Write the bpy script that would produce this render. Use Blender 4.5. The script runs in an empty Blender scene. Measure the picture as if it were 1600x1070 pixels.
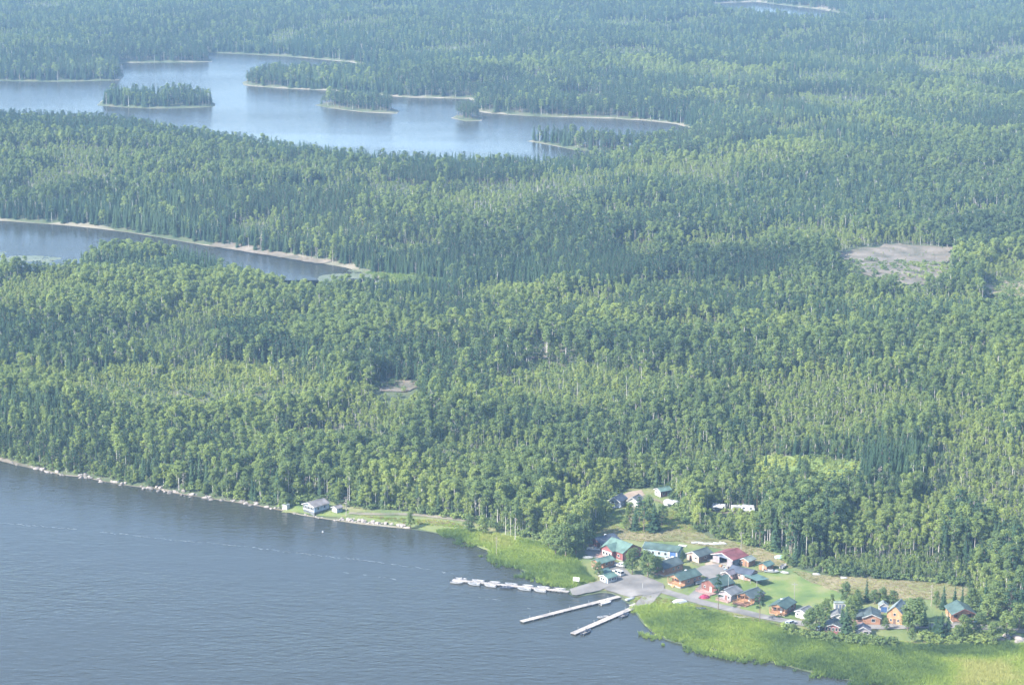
import bpy, math, random
import numpy as np
from mathutils import Vector, geometry as mgeo

random.seed(7)
rng = np.random.default_rng(7)
sc = bpy.context.scene
COL = sc.collection
R = math.radians

# ------------------------------------------------------------------ camera
CAM_H, FOC = 304.0, 3700.0                      # metres above the lake, focal length in photo pixels (1600 wide)
PITCH = math.atan(850.0 / FOC)
cam_d = bpy.data.cameras.new("camera")
cam = bpy.data.objects.new("camera", cam_d)
COL.objects.link(cam)
cam.location = (0, 0, CAM_H)
cam.rotation_euler = (math.pi / 2 - PITCH, 0, 0)
cam_d.sensor_width = 36.0
cam_d.lens = FOC / 1600 * 36
cam_d.clip_start, cam_d.clip_end = 1.0, 60000
sc.camera = cam

# ------------------------------------------------------------------ sky, sun, exposure
SUN_EL, SUN_AZ = R(39), R(-118)                 # azimuth from +Y towards +X
world = bpy.data.worlds.new("World")
sc.world = world
world.use_nodes = True
wn = world.node_tree
sky = wn.nodes.new('ShaderNodeTexSky')
sky.sky_type = 'NISHITA'
sky.sun_disc = False
sky.sun_elevation, sky.sun_rotation = SUN_EL, SUN_AZ
sky.altitude = 300
wn.links.new(sky.outputs[0], wn.nodes['Background'].inputs[0])
wn.nodes['Background'].inputs[1].default_value = 0.15
sd = bpy.data.lights.new("sun", 'SUN')
sun = bpy.data.objects.new("sun", sd)
COL.objects.link(sun)
sd.energy, sd.angle, sd.color = 5.0, R(0.5), (1.0, 0.95, 0.86)
to_sun = Vector((math.sin(SUN_AZ) * math.cos(SUN_EL), math.cos(SUN_AZ) * math.cos(SUN_EL), math.sin(SUN_EL)))
sun.rotation_euler = to_sun.to_track_quat('Z', 'Y').to_euler()
sun.location = (0, 800, 900)
vs = sc.view_settings
vs.view_transform, vs.look, vs.gamma, vs.use_curve_mapping = 'Standard', 'None', 1.0, False
vs.exposure = 1.62
cy = sc.cycles
cy.max_bounces, cy.diffuse_bounces, cy.glossy_bounces, cy.transmission_bounces, cy.volume_bounces = 5, 3, 2, 3, 0
cy.adaptive_threshold = 0.03
cy.caustics_reflective = cy.caustics_refractive = False

HAZE_DENSITY = 0.000078

# ------------------------------------------------------------------ geometry of the view and the land
cP, sP = math.cos(PITCH), math.sin(PITCH)


def unproj(px, py, z=0.0):
    u, v = (px - 800.0) / FOC, (py - 535.0) / FOC
    dx, dy, dz = u, cP - v * sP, -sP - v * cP
    t = (z - CAM_H) / dz
    return dx * t, dy * t


def proj(x, y, z):
    dz = z - CAM_H
    dep = y * cP - dz * sP
    up = y * sP + dz * cP
    return 800 + FOC * x / dep, 535 - FOC * up / dep


def px_scale(x, y, z):
    return FOC / (y * cP - (z - CAM_H) * sP)


def W(poly, z=0.0):
    return [unproj(a, b, z) for a, b in poly]


near_shore = [(-420, 640), (-200, 680), (0, 719), (30, 727), (60, 733), (100, 742), (130, 745), (165, 752), (200, 758), (240, 763), (280, 771),
              (320, 777), (360, 783), (400, 789), (440, 797), (470, 804), (520, 812), (560, 818), (600, 822), (640, 826), (680, 832), (715, 840),
              (750, 853), (785, 873), (820, 893), (853, 909), (886, 920), (887, 927), (897, 933), (935, 926), (950, 923), (962, 929), (975, 938),
              (985, 944), (992, 955), (1003, 972), (1022, 990), (1050, 1003), (1090, 1010), (1130, 1018), (1180, 1028), (1230, 1040), (1290, 1056),
              (1350, 1066), (1420, 1074), (1500, 1078), (1700, 1096), (2000, 1130)]
NEAR = W(near_shore) + [(900, 500), (1500, -2500), (-3000, -2500), (-3000, 1500)]
POND = W([(-420, 318), (-150, 332), (0, 345), (60, 349), (100, 352), (150, 357), (200, 363), (250, 371), (300, 380), (350, 388), (400, 396), (450, 403),
          (500, 411), (540, 418), (580, 430), (600, 441), (590, 455), (560, 466), (480, 474), (410, 456), (370, 440), (330, 425), (250, 413), (170, 408),
          (130, 418), (110, 440), (60, 440), (0, 430), (-150, 412), (-420, 392)])
BIGL = W([(-500, 112), (-200, 122), (0, 127), (100, 128), (185, 126), (193, 120), (190, 99), (240, 98), (300, 98), (330, 97), (332, 94), (322, 90),
          (327, 83), (360, 84), (400, 86), (450, 89), (500, 93), (550, 98), (590, 104), (596, 112), (560, 119), (500, 119), (450, 119), (400, 123),
          (379, 129), (382, 134), (430, 138), (470, 140), (510, 142), (560, 147), (600, 150), (640, 153), (690, 154), (733, 155), (742, 160), (736, 167),
          (733, 172), (760, 177), (800, 180), (850, 183), (900, 184), (960, 186), (1010, 189), (1055, 194), (1078, 200), (1102, 206), (1096, 220),
          (1020, 231), (960, 230), (880, 222.5), (835, 219), (824, 221), (860, 227), (900, 235), (950, 239), (1000, 241), (1010, 248), (960, 258),
          (850, 268), (700, 268), (600, 264), (540, 258), (470, 248), (400, 238), (320, 226), (240, 212), (190, 204), (100, 200), (0, 196), (-200, 192), (-500, 184)])
COVE = W([(878, 151), (910, 148), (950, 155), (955, 163), (920, 168), (880, 163)])
UPL = W([(1110, 6), (1180, 3), (1235, 10), (1280, 15), (1320, 22), (1330, 32), (1280, 35), (1200, 33), (1125, 25)])
UPP = W([(1355, 33), (1395, 35), (1398, 52), (1358, 50)])
ISLES = [W([(152, 165), (160, 157), (210, 155), (270, 154), (320, 157), (336, 162), (335, 167), (300, 169), (240, 170), (190, 168)]),
         W([(492, 165), (510, 160), (560, 161), (610, 168), (623, 174), (620, 178), (570, 176), (520, 170)]),
         W([(705, 185), (715, 180), (745, 181), (755, 185), (752, 189), (728, 190)])]
WATERS = [NEAR, POND, BIGL, COVE, UPL, UPP]


def seg_dist(P, poly):
    """unsigned distance and inside flag for points P (n,2)"""
    poly = np.asarray(poly, float)
    d2 = np.full(len(P), 1e18)
    ins = np.zeros(len(P), bool)
    x, y = P[:, 0], P[:, 1]
    for (ax, ay), (bx, by) in zip(poly, np.roll(poly, -1, 0)):
        ex, ey = bx - ax, by - ay
        L = ex * ex + ey * ey + 1e-9
        t = np.clip(((x - ax) * ex + (y - ay) * ey) / L, 0, 1)
        d2 = np.minimum(d2, (x - ax - t * ex) ** 2 + (y - ay - t * ey) ** 2)
        if ay != by:
            c = (ay > y) != (by > y)
            ins ^= c & (x < ax + (y - ay) / (by - ay) * ex)
    return np.sqrt(d2), ins


def in_px(px, py, poly):
    poly = np.asarray(poly, float)
    ins = np.zeros(px.shape, bool)
    for (ax, ay), (bx, by) in zip(poly, np.roll(poly, -1, 0)):
        if ay != by:
            c = (ay > py) != (by > py)
            ins ^= c & (px < ax + (py - ay) / (by - ay) * (bx - ax))
    return ins


# treeless ground of the resort, the cottage lawn and the marshes (photo pixels of the ground)
CLEAR_PX = [(440, 800), (452, 789), (475, 778), (520, 783), (560, 792), (600, 796), (640, 799), (700, 806), (750, 815), (800, 833), (850, 842), (868, 862), (908, 858),
            (916, 840), (934, 822), (944, 800), (950, 778), (970, 766), (1005, 762), (1050, 768), (1060, 788), (1075, 818), (1110, 840), (1150, 846), (1185, 856),
            (1228, 868), (1240, 886), (1290, 899), (1400, 906), (1480, 911), (1524, 922), (1528, 935), (1524, 960), (1545, 978), (1620, 984), (1720, 992),
            (2050, 1018), (2050, 1140), (1500, 1086), (1280, 1056), (1120, 1020), (1000, 990), (960, 935), (880, 930), (800, 900), (700, 846), (560, 822)]
CLEAR = W(CLEAR_PX, 1.2)

RX0, RX1, RY0, RY1, RS = -1500.0, 1500.0, 150.0, 4700.0, 5.0
rnx, rny = int((RX1 - RX0) / RS) + 1, int((RY1 - RY0) / RS) + 1
gx, gy = np.meshgrid(np.linspace(RX0, RX1, rnx), np.linspace(RY0, RY1, rny))
P = np.stack([gx.ravel(), gy.ravel()], 1)
shore = np.full(len(P), 1e9)
for w in WATERS:
    d, i = seg_dist(P, w)
    shore = np.minimum(shore, np.where(i, -d, d))
for w in ISLES:
    d, i = seg_dist(P, w)
    shore = np.maximum(shore, np.where(i, d, -d))
dcl, icl = seg_dist(P, CLEAR)
clr = np.where(icl, -dcl, dcl)


def vnoise(x, y, scale, seed, octaves=3):
    out = np.zeros(np.shape(x))
    amp, tot = 1.0, 0.0
    for o in range(octaves):
        g = np.random.default_rng(seed * 31 + o).random((256, 256))
        u, v = np.asarray(x) / scale + 1000.3, np.asarray(y) / scale + 1000.7
        i, j = np.floor(u).astype(int), np.floor(v).astype(int)
        f, h = u - i, v - j
        f, h = f * f * (3 - 2 * f), h * h * (3 - 2 * h)
        a, b, c, d = g[i % 256, j % 256], g[(i + 1) % 256, j % 256], g[i % 256, (j + 1) % 256], g[(i + 1) % 256, (j + 1) % 256]
        out += amp * (a * (1 - f) * (1 - h) + b * f * (1 - h) + c * (1 - f) * h + d * f * h)
        tot += amp
        amp *= 0.5
        scale *= 0.5
    return out / tot


def sstep(a, b, x):
    t = np.clip((x - a) / (b - a), 0, 1)
    return t * t * (3 - 2 * t)


hills = 30 * (vnoise(P[:, 0], P[:, 1], 330, 5, 3) - 0.32) + 5 * vnoise(P[:, 0], P[:, 1], 60, 6, 2)
hills = np.maximum(hills, 0)
bank = np.clip(shore * 0.13, -3.2, 0.9) + 0.012 * np.clip(shore, 0, 90)
steep = sstep(10, 60, clr) * sstep(0, 12, shore)
bank = bank + steep * np.minimum(2.2, np.maximum(shore - 2, 0) * 0.12)
H = bank + hills * sstep(15, 170, shore) * sstep(10, 140, clr)
H = H.reshape(rny, rnx)
SH = shore.reshape(rny, rnx)
CL = clr.reshape(rny, rnx)


def samp(A, x, y):
    u = np.clip((np.asarray(x, float) - RX0) / RS, 0, rnx - 1.001)
    v = np.clip((np.asarray(y, float) - RY0) / RS, 0, rny - 1.001)
    i, j = u.astype(int), v.astype(int)
    f, g = u - i, v - j
    return A[j, i] * (1 - f) * (1 - g) + A[j, i + 1] * f * (1 - g) + A[j + 1, i] * (1 - f) * g + A[j + 1, i + 1] * f * g


def hgt(x, y):
    return samp(H, x, y)


def G(px, py):
    """the point of the terrain (or the lake) that the photograph shows at this pixel"""
    z = 0.0
    for _ in range(12):
        x, y = unproj(px, py, z)
        z = 0.5 * z + 0.5 * max(float(hgt(x, y)), 0.0)
    return Vector((x, y, max(float(hgt(x, y)), 0.0)))


# ------------------------------------------------------------------ materials
def mat(name, col, rough=0.7, var=None, scale=1.0, bump=0.0, bscale=None, metallic=0.0, spec=0.5, coords='Object', detail=4.0):
    m = bpy.data.materials.new(name)
    m.use_nodes = True
    nt = m.node_tree
    b = nt.nodes['Principled BSDF']
    b.inputs['Roughness'].default_value = rough
    b.inputs['Metallic'].default_value = metallic
    b.inputs['Specular IOR Level'].default_value = spec
    b.inputs['Base Color'].default_value = (*col, 1)
    if var or bump:
        tc = nt.nodes.new('ShaderNodeTexCoord')
        no = nt.nodes.new('ShaderNodeTexNoise')
        no.inputs['Scale'].default_value = scale
        no.inputs['Detail'].default_value = detail
        nt.links.new(tc.outputs[coords], no.inputs['Vector'])
        if var:
            r = nt.nodes.new('ShaderNodeValToRGB')
            cols = [col] + list(var)
            els = r.color_ramp.elements
            while len(els) < len(cols):
                els.new(0.5)
            for k, c in enumerate(cols):
                els[k].position = 0.32 + 0.36 * k / (len(cols) - 1)
                els[k].color = (*c, 1)
            nt.links.new(no.outputs['Fac'], r.inputs[0])
            nt.links.new(r.outputs[0], b.inputs['Base Color'])
        if bump:
            n2 = no
            if bscale:
                n2 = nt.nodes.new('ShaderNodeTexNoise')
                n2.inputs['Scale'].default_value = bscale
                nt.links.new(tc.outputs[coords], n2.inputs['Vector'])
            bp = nt.nodes.new('ShaderNodeBump')
            bp.inputs['Strength'].default_value = 1.0
            bp.inputs['Distance'].default_value = bump
            nt.links.new(n2.outputs['Fac'], bp.inputs['Height'])
            nt.links.new(bp.outputs[0], b.inputs['Normal'])
    return m


def leaf_mat(name, ramp, transl=0.25):
    """leaves: colour from each tree's own tint, a little from clump to clump"""
    m = bpy.data.materials.new(name)
    m.use_nodes = True
    nt = m.node_tree
    nt.nodes.remove(nt.nodes['Principled BSDF'])
    out = nt.nodes['Material Output']
    at = nt.nodes.new('ShaderNodeAttribute')
    at.attribute_type, at.attribute_name = 'INSTANCER', 'tint'
    tc = nt.nodes.new('ShaderNodeTexCoord')
    no = nt.nodes.new('ShaderNodeTexNoise')
    no.inputs['Scale'].default_value = 0.55
    nt.links.new(tc.outputs['Object'], no.inputs['Vector'])
    ma = nt.nodes.new('ShaderNodeMath')
    ma.operation = 'MULTIPLY_ADD'
    ma.inputs[1].default_value = 0.36
    nt.links.new(no.outputs['Fac'], ma.inputs[0])
    sb = nt.nodes.new('ShaderNodeMath')
    sb.operation = 'SUBTRACT'
    sb.inputs[1].default_value = 0.18
    nt.links.new(at.outputs['Fac'], sb.inputs[0])
    nt.links.new(sb.outputs[0], ma.inputs[2])
    r = nt.nodes.new('ShaderNodeValToRGB')
    els = r.color_ramp.elements
    while len(els) < len(ramp):
        els.new(0.5)
    for k, c in enumerate(ramp):
        els[k].position = k / (len(ramp) - 1)
        els[k].color = (*c, 1)
    nt.links.new(ma.outputs[0], r.inputs[0])
    d = nt.nodes.new('ShaderNodeBsdfDiffuse')
    t = nt.nodes.new('ShaderNodeBsdfTranslucent')
    mx = nt.nodes.new('ShaderNodeMixShader')
    mx.inputs[0].default_value = transl
    nt.links.new(r.outputs[0], d.inputs[0])
    nt.links.new(r.outputs[0], t.inputs[0])
    nt.links.new(d.outputs[0], mx.inputs[1])
    nt.links.new(t.outputs[0], mx.inputs[2])
    nt.links.new(mx.outputs[0], out.inputs['Surface'])
    return m


M = {}
M['needle'] = leaf_mat('needles', [(0.022, 0.045, 0.030), (0.040, 0.074, 0.040), (0.070, 0.108, 0.050), (0.13, 0.135, 0.075)], 0.15)
M['leaf'] = leaf_mat('leaves', [(0.056, 0.090, 0.047), (0.120, 0.170, 0.063), (0.196, 0.250, 0.076), (0.295, 0.338, 0.090)], 0.36)
M['reed'] = leaf_mat('reeds', [(0.078, 0.125, 0.045), (0.165, 0.235, 0.056), (0.275, 0.345, 0.070), (0.37, 0.365, 0.12)], 0.4)
M['dry'] = leaf_mat('dry grass', [(0.11, 0.12, 0.045), (0.17, 0.16, 0.07), (0.22, 0.19, 0.095), (0.27, 0.23, 0.125)], 0.2)
M['birch'] = mat('birch bark', (0.60, 0.57, 0.52), 0.8, [(0.45, 0.42, 0.38), (0.15, 0.13, 0.12)], 3.0)
M['bark'] = mat('bark', (0.17, 0.13, 0.10), 0.9, [(0.11, 0.085, 0.065)], 3.0)
M['snag'] = mat('dead wood', (0.38, 0.34, 0.30), 0.9, [(0.25, 0.21, 0.18)], 3.0)
M['floor'] = mat('forest floor', (0.030, 0.045, 0.020), 0.95, [(0.055, 0.075, 0.030), (0.085, 0.085, 0.045)], 0.06, 0.3, 0.5)
M['grass'] = mat('rough grass', (0.062, 0.10, 0.028), 0.95, [(0.11, 0.135, 0.040), (0.165, 0.16, 0.07)], 0.05, 0.25, 0.9)
M['lawn'] = mat('mown lawn', (0.055, 0.098, 0.022), 0.95, [(0.098, 0.138, 0.030), (0.155, 0.158, 0.062)], 0.11, 0.12, 1.5, detail=9)
M['hay'] = mat('dry hay', (0.115, 0.125, 0.045), 0.95, [(0.175, 0.15, 0.078), (0.21, 0.175, 0.10)], 0.045, 0.2, 0.9)
M['marsh'] = mat('marsh ground', (0.055, 0.095, 0.025), 0.95, [(0.11, 0.155, 0.035), (0.17, 0.19, 0.045)], 0.06, 0.3, 0.8)
M['gravel'] = mat('gravel', (0.095, 0.09, 0.086), 0.95, [(0.135, 0.128, 0.120), (0.185, 0.172, 0.16)], 0.14, 0.06, 2, detail=9)
M['sand'] = mat('sand', (0.20, 0.15, 0.11), 0.95, [(0.25, 0.195, 0.15)], 0.3, 0.05, 3)
M['beach'] = mat('pale shore', (0.075, 0.09, 0.045), 0.95, [(0.15, 0.135, 0.095), (0.20, 0.175, 0.13)], 0.05, 0.2, 0.5)
M['path'] = mat('worn path', (0.075, 0.10, 0.03), 0.95, [(0.13, 0.115, 0.065), (0.17, 0.14, 0.095)], 0.25, 0.05, 2, detail=8)
M['rock'] = mat('bare rock', (0.060, 0.060, 0.036), 0.9, [(0.125, 0.105, 0.078), (0.175, 0.148, 0.115)], 0.07, 0.8, 0.3, detail=8)
M['boulder'] = mat('boulder', (0.19, 0.165, 0.15), 0.9, [(0.27, 0.235, 0.21)], 0.7, 0.1, 2)
M['darkrock'] = mat('dark boulder', (0.10, 0.09, 0.08), 0.9, [(0.17, 0.15, 0.135)], 0.7, 0.1, 2)
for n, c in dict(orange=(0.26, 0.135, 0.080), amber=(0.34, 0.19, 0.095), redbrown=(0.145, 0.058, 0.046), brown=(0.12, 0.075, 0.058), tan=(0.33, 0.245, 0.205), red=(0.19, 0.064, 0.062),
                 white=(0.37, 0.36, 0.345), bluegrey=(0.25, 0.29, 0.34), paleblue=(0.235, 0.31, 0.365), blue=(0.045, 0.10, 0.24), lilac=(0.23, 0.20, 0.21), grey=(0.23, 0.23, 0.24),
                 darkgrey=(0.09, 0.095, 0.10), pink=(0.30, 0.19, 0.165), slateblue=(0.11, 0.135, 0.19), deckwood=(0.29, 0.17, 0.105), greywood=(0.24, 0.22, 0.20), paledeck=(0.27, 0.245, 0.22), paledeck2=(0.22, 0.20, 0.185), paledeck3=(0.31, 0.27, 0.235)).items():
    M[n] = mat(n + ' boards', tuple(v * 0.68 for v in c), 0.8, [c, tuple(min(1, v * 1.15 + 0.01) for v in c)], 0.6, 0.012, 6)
for n, c in dict(r_green=(0.055, 0.095, 0.082), r_dark=(0.058, 0.080, 0.080), r_teal=(0.08, 0.145, 0.132), r_navy=(0.045, 0.058, 0.085), r_red=(0.165, 0.046, 0.048), r_grey=(0.145, 0.15, 0.155),
                 r_mint=(0.095, 0.165, 0.138), r_pale=(0.19, 0.225, 0.21), r_purple=(0.135, 0.12, 0.14), r_weather=(0.19, 0.175, 0.17)).items():
    c = tuple(v * 0.78 for v in c)
    M[n] = mat(n[2:] + ' roofing', tuple(v * 0.66 for v in c), 0.7, [c, tuple(v * 1.2 + 0.01 for v in c)], 0.35, 0.015, 5)
M['glass'] = mat('glass', (0.02, 0.028, 0.035), 0.08, spec=0.8)
M['alu'] = mat('aluminium', (0.36, 0.375, 0.39), 0.42, [(0.29, 0.30, 0.32)], 1.2, metallic=0.3)
M['hullwhite'] = mat('white hull', (0.33, 0.33, 0.335), 0.4, [(0.26, 0.26, 0.27)], 1.0)
M['hulldark'] = mat('dark hull', (0.035, 0.045, 0.07), 0.35)
M['paintwhite'] = mat('white paint', (0.42, 0.42, 0.425), 0.25, [(0.36, 0.36, 0.36)], 0.8)
M['paintsilver'] = mat('silver paint', (0.52, 0.54, 0.56), 0.28, metallic=0.5)
M['paintdark'] = mat('dark paint', (0.03, 0.035, 0.045), 0.25)
M['paintblue'] = mat('blue paint', (0.05, 0.11, 0.26), 0.25)
M['paintcream'] = mat('cream paint', (0.70, 0.62, 0.40), 0.3)
M['rubber'] = mat('rubber', (0.02, 0.02, 0.02), 0.8)
M['black'] = mat('black plastic', (0.025, 0.025, 0.028), 0.5)
M['lamp'] = mat('lamp glass', (0.75, 0.75, 0.72), 0.15)
M['tarp'] = mat('white tarpaulin', (0.48, 0.48, 0.48), 0.55, [(0.40, 0.40, 0.41)], 0.8, 0.05, 1.5)
M['tealtarp'] = mat('teal tarpaulin', (0.25, 0.47, 0.48), 0.55, [(0.40, 0.58, 0.58)], 0.8, 0.05, 1.5)
M['flower'] = leaf_mat('flowers', [(0.25, 0.03, 0.07), (0.42, 0.06, 0.13), (0.55, 0.14, 0.22)], 0.2)
M['foam'] = mat('foam', (0.17, 0.20, 0.22), 0.6)
M['lily'] = mat('lily pads', (0.07, 0.09, 0.05), 0.6, [(0.12, 0.135, 0.09)], 0.05)


def water_mat(k=1.0):
    m = bpy.data.materials.new('lake water')
    m.use_nodes = True
    nt = m.node_tree
    b = nt.nodes['Principled BSDF']
    b.inputs['Base Color'].default_value = (0.028, 0.030, 0.024, 1)
    b.inputs['Roughness'].default_value = 0.15
    b.inputs['IOR'].default_value = 1.333
    b.inputs['Specular IOR Level'].default_value = 0.38
    tc = nt.nodes.new('ShaderNodeTexCoord')
    mp = nt.nodes.new('ShaderNodeMapping')
    mp.inputs['Rotation'].default_value = (0, 0, R(25))
    mp.inputs['Scale'].default_value = (0.42, 1.0, 1.0)
    nt.links.new(tc.outputs['Object'], mp.inputs[0])
    wn_ = nt.nodes.new('ShaderNodeTexNoise')                # wind patches: rougher and calmer water
    wn_.inputs['Scale'].default_value = 0.007
    nt.links.new(mp.outputs[0], wn_.inputs['Vector'])
    wr = nt.nodes.new('ShaderNodeMapRange')
    wr.inputs['From Min'].default_value, wr.inputs['From Max'].default_value = 0.38, 0.62
    wr.inputs['To Min'].default_value, wr.inputs['To Max'].default_value = 0.3, 1.1
    nt.links.new(wn_.outputs['Fac'], wr.inputs['Value'])
    prev = None
    for s, dist in ((0.40, 0.36), (1.0, 0.13), (0.06, 0.4)):
        no = nt.nodes.new('ShaderNodeTexNoise')
        no.inputs['Scale'].default_value = s
        no.inputs['Detail'].default_value = 3
        nt.links.new(mp.outputs[0], no.inputs['Vector'])
        bp = nt.nodes.new('ShaderNodeBump')
        bp.inputs['Distance'].default_value = dist * k
        nt.links.new(wr.outputs[0], bp.inputs['Strength'])
        nt.links.new(no.outputs['Fac'], bp.inputs['Height'])
        if prev:
            nt.links.new(prev.outputs[0], bp.inputs['Normal'])
        prev = bp
    nt.links.new(prev.outputs[0], b.inputs['Normal'])
    return m


M['water'] = water_mat()
M['calm'] = water_mat(1.25)
M['still'] = water_mat(0.2)


# ------------------------------------------------------------------ mesh helpers
class MB:
    """collects shapes, then builds them as one mesh object"""

    def __init__(self):
        self.v, self.f = [], []

    def add(self, vs, fs):
        n = len(self.v)
        self.v += [tuple(p) for p in vs]
        self.f += [tuple(i + n for i in f) for f in fs]
        return self

    def box(self, x0, x1, y0, y1, z0, z1):
        return self.add([(x0, y0, z0), (x1, y0, z0), (x1, y1, z0), (x0, y1, z0), (x0, y0, z1), (x1, y0, z1), (x1, y1, z1), (x0, y1, z1)],
                        [(0, 3, 2, 1), (4, 5, 6, 7), (0, 1, 5, 4), (1, 2, 6, 5), (2, 3, 7, 6), (3, 0, 4, 7)])

    def bar(self, a, b, r, n=6, r2=None):
        a, b = Vector(a), Vector(b)
        d = (b - a).normalized()
        u = d.orthogonal().normalized()
        w = d.cross(u)
        r2 = r if r2 is None else r2
        vs = [a + r * (math.cos(t) * u + math.sin(t) * w) for t in [2 * math.pi * k / n for k in range(n)]]
        vs += [b + r2 * (math.cos(t) * u + math.sin(t) * w) for t in [2 * math.pi * k / n for k in range(n)]]
        return self.add(vs, [(k, (k + 1) % n, n + (k + 1) % n, n + k) for k in range(n)] + [tuple(range(n))[::-1], tuple(range(n, 2 * n))])

    def prism(self, pts, axis, a, b):
        """closed outline pts extruded from a to b along axis: 0 x, 1 y, 2 z; pts give the other two coordinates in order"""
        def mk(p, t):
            q = list(p)
            q.insert(axis, t)
            return tuple(q)
        n = len(pts)
        return self.add([mk(p, a) for p in pts] + [mk(p, b) for p in pts],
                        [tuple(range(n))[::-1], tuple(range(n, 2 * n))] + [(k, (k + 1) % n, n + (k + 1) % n, n + k) for k in range(n)])

    def mesh(self, name, m):
        me = bpy.data.meshes.new(name)
        me.from_pydata(self.v, [], self.f)
        if m:
            me.materials.append(m)
        me.update()
        import bmesh
        b = bmesh.new()
        b.from_mesh(me)
        bmesh.ops.recalc_face_normals(b, faces=b.faces)
        b.to_mesh(me)
        b.free()
        return me

    def build(self, name, m, parent=None):
        o = bpy.data.objects.new(name, self.mesh(name, m))
        COL.objects.link(o)
        o.parent = parent
        return o


def tag(o, label=None, cat=None, group=None, kind=None):
    if label:
        o['label'] = label
    if cat:
        o['category'] = cat
    if group:
        o['group'] = group
    if kind:
        o['kind'] = kind
    return o


def thing(name, label, cat, loc=(0, 0, 0), rz=0.0, group=None):
    o = bpy.data.objects.new(name, None)
    COL.objects.link(o)
    o.location, o.rotation_euler = loc, (0, 0, rz)
    o.empty_display_size = 0.5
    return tag(o, label, cat, group)


def kids(root):
    return [o for o in root.children]


def dup(root, loc, rz, label, group=None):
    def cp(o, par):
        c = o.copy()
        COL.objects.link(c)
        c.parent = par
        for k in list(o.children):
            cp(k, c)
        return c
    r = cp(root, None)
    r.location, r.rotation_euler = loc, (0, 0, rz)
    r['label'] = label
    if group:
        r['group'] = group
    return r


def np_mesh(name, V, F, mats, midx=None, smooth=False):
    """V (n,3), F list of arrays of tris/quads: F is (m,k) int array or list of such arrays"""
    me = bpy.data.meshes.new(name)
    Fs = F if isinstance(F, list) else [F]
    loops = np.concatenate([f.ravel() for f in Fs]).astype(np.int32)
    tot = np.concatenate([np.full(len(f), f.shape[1]) for f in Fs]).astype(np.int32)
    st = np.concatenate([[0], np.cumsum(tot)[:-1]]).astype(np.int32)
    me.vertices.add(len(V))
    me.vertices.foreach_set('co', np.asarray(V, np.float32).ravel())
    me.loops.add(len(loops))
    me.loops.foreach_set('vertex_index', loops)
    me.polygons.add(len(tot))
    me.polygons.foreach_set('loop_start', st)
    for m in mats:
        me.materials.append(m)
    if midx is not None:
        me.polygons.foreach_set('material_index', np.asarray(midx, np.int32))
    if smooth:
        me.polygons.foreach_set('use_smooth', np.ones(len(tot), bool))
    me.update(calc_edges=True)
    me.validate()
    return me


def link(name, me, kind=None, parent=None):
    o = bpy.data.objects.new(name, me)
    COL.objects.link(o)
    o.parent = parent
    if kind:
        o['kind'] = kind
    return o


# ------------------------------------------------------------------ terrain: one sheet, fine in the view, coarse beyond
ys = [-3000, -1500, -500, 100, 400, 600]
y = 700.0
while y < 4500:
    ys.append(y)
    y *= 1.0042
ys += [4600, 5000, 5600, 6500, 8000, 10500, 14000]
us = [-4, -2.5, -1.6, -1.0, -0.7, -0.5, -0.42] + list(np.linspace(-0.36, 0.36, 330)) + [0.42, 0.5, 0.7, 1.0, 1.6, 2.5, 4]
Y, U = np.meshgrid(np.array(ys), np.array(us), indexing='ij')
X = U * np.maximum(Y, 700.0)
X = np.clip(X, -9000, 9000) if False else X
Z = hgt(X, Y)
far = (Y > RY1) | (np.abs(X) > RX1) | (Y < RY0)
nrow, ncol = Y.shape
idx = np.arange(nrow * ncol).reshape(nrow, ncol)
Fq = np.stack([idx[:-1, :-1], idx[:-1, 1:], idx[1:, 1:], idx[1:, :-1]], -1).reshape(-1, 4)
TX_MAX = 4 * 14000.0
terrain = link('ground', np_mesh('ground', np.stack([X, Y, Z], -1).reshape(-1, 3), Fq, [M['floor']], smooth=True), 'structure')


def water_sheet(name, pts, margin, m='calm'):
    a = np.array(pts)
    x0, y0 = a.min(0) - margin
    x1, y1 = a.max(0) + margin
    nx, ny = 24, 24
    gx, gy = np.meshgrid(np.linspace(x0, x1, nx), np.linspace(y0, y1, ny))
    ii = np.arange(nx * ny).reshape(ny, nx)
    f = np.stack([ii[:-1, :-1], ii[:-1, 1:], ii[1:, 1:], ii[1:, :-1]], -1).reshape(-1, 4)
    return link(name, np_mesh(name, np.stack([gx.ravel(), gy.ravel(), np.zeros(nx * ny)], 1), f, [M[m]]), 'structure')


water_sheet('water', NEAR, 3, 'water')
water_sheet('water', POND, 3)
water_sheet('water', BIGL, 3)
water_sheet('water', UPL + UPP, 3, 'still')


def drape(name, poly_px, material, off, step=3.0, jit=0.0, kind='structure', world_pts=None):
    """a sheet that lies on the terrain inside an outline"""
    pts = world_pts or [tuple(G(a, b)[:2]) for a, b in poly_px]
    bord = []
    for (ax, ay), (bx, by) in zip(pts, pts[1:] + pts[:1]):
        n = max(1, int(math.hypot(bx - ax, by - ay) / step))
        for k in range(n):
            t = k / n
            bord.append((ax + (bx - ax) * t + random.uniform(-jit, jit), ay + (by - ay) * t + random.uniform(-jit, jit)))
    a = np.array(bord)
    gx, gy = np.meshgrid(np.arange(a[:, 0].min(), a[:, 0].max(), step), np.arange(a[:, 1].min(), a[:, 1].max(), step))
    q = np.stack([gx.ravel(), gy.ravel()], 1)
    d, ins = seg_dist(q, bord)
    q = q[ins & (d > step * 0.4)]
    allp = [Vector(p) for p in bord] + [Vector(p) for p in q]
    v, e, f, *_ = mgeo.delaunay_2d_cdt(allp, [], [list(range(len(bord)))], 1, 1e-4)
    v = np.array([(p.x, p.y) for p in v])
    z = np.maximum(hgt(v[:, 0], v[:, 1]), 0.0) + off
    F = np.array([t for t in f if len(t) == 3], int)
    return link(name, np_mesh(name, np.column_stack([v, z]), F, [material], smooth=True), kind)


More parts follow.
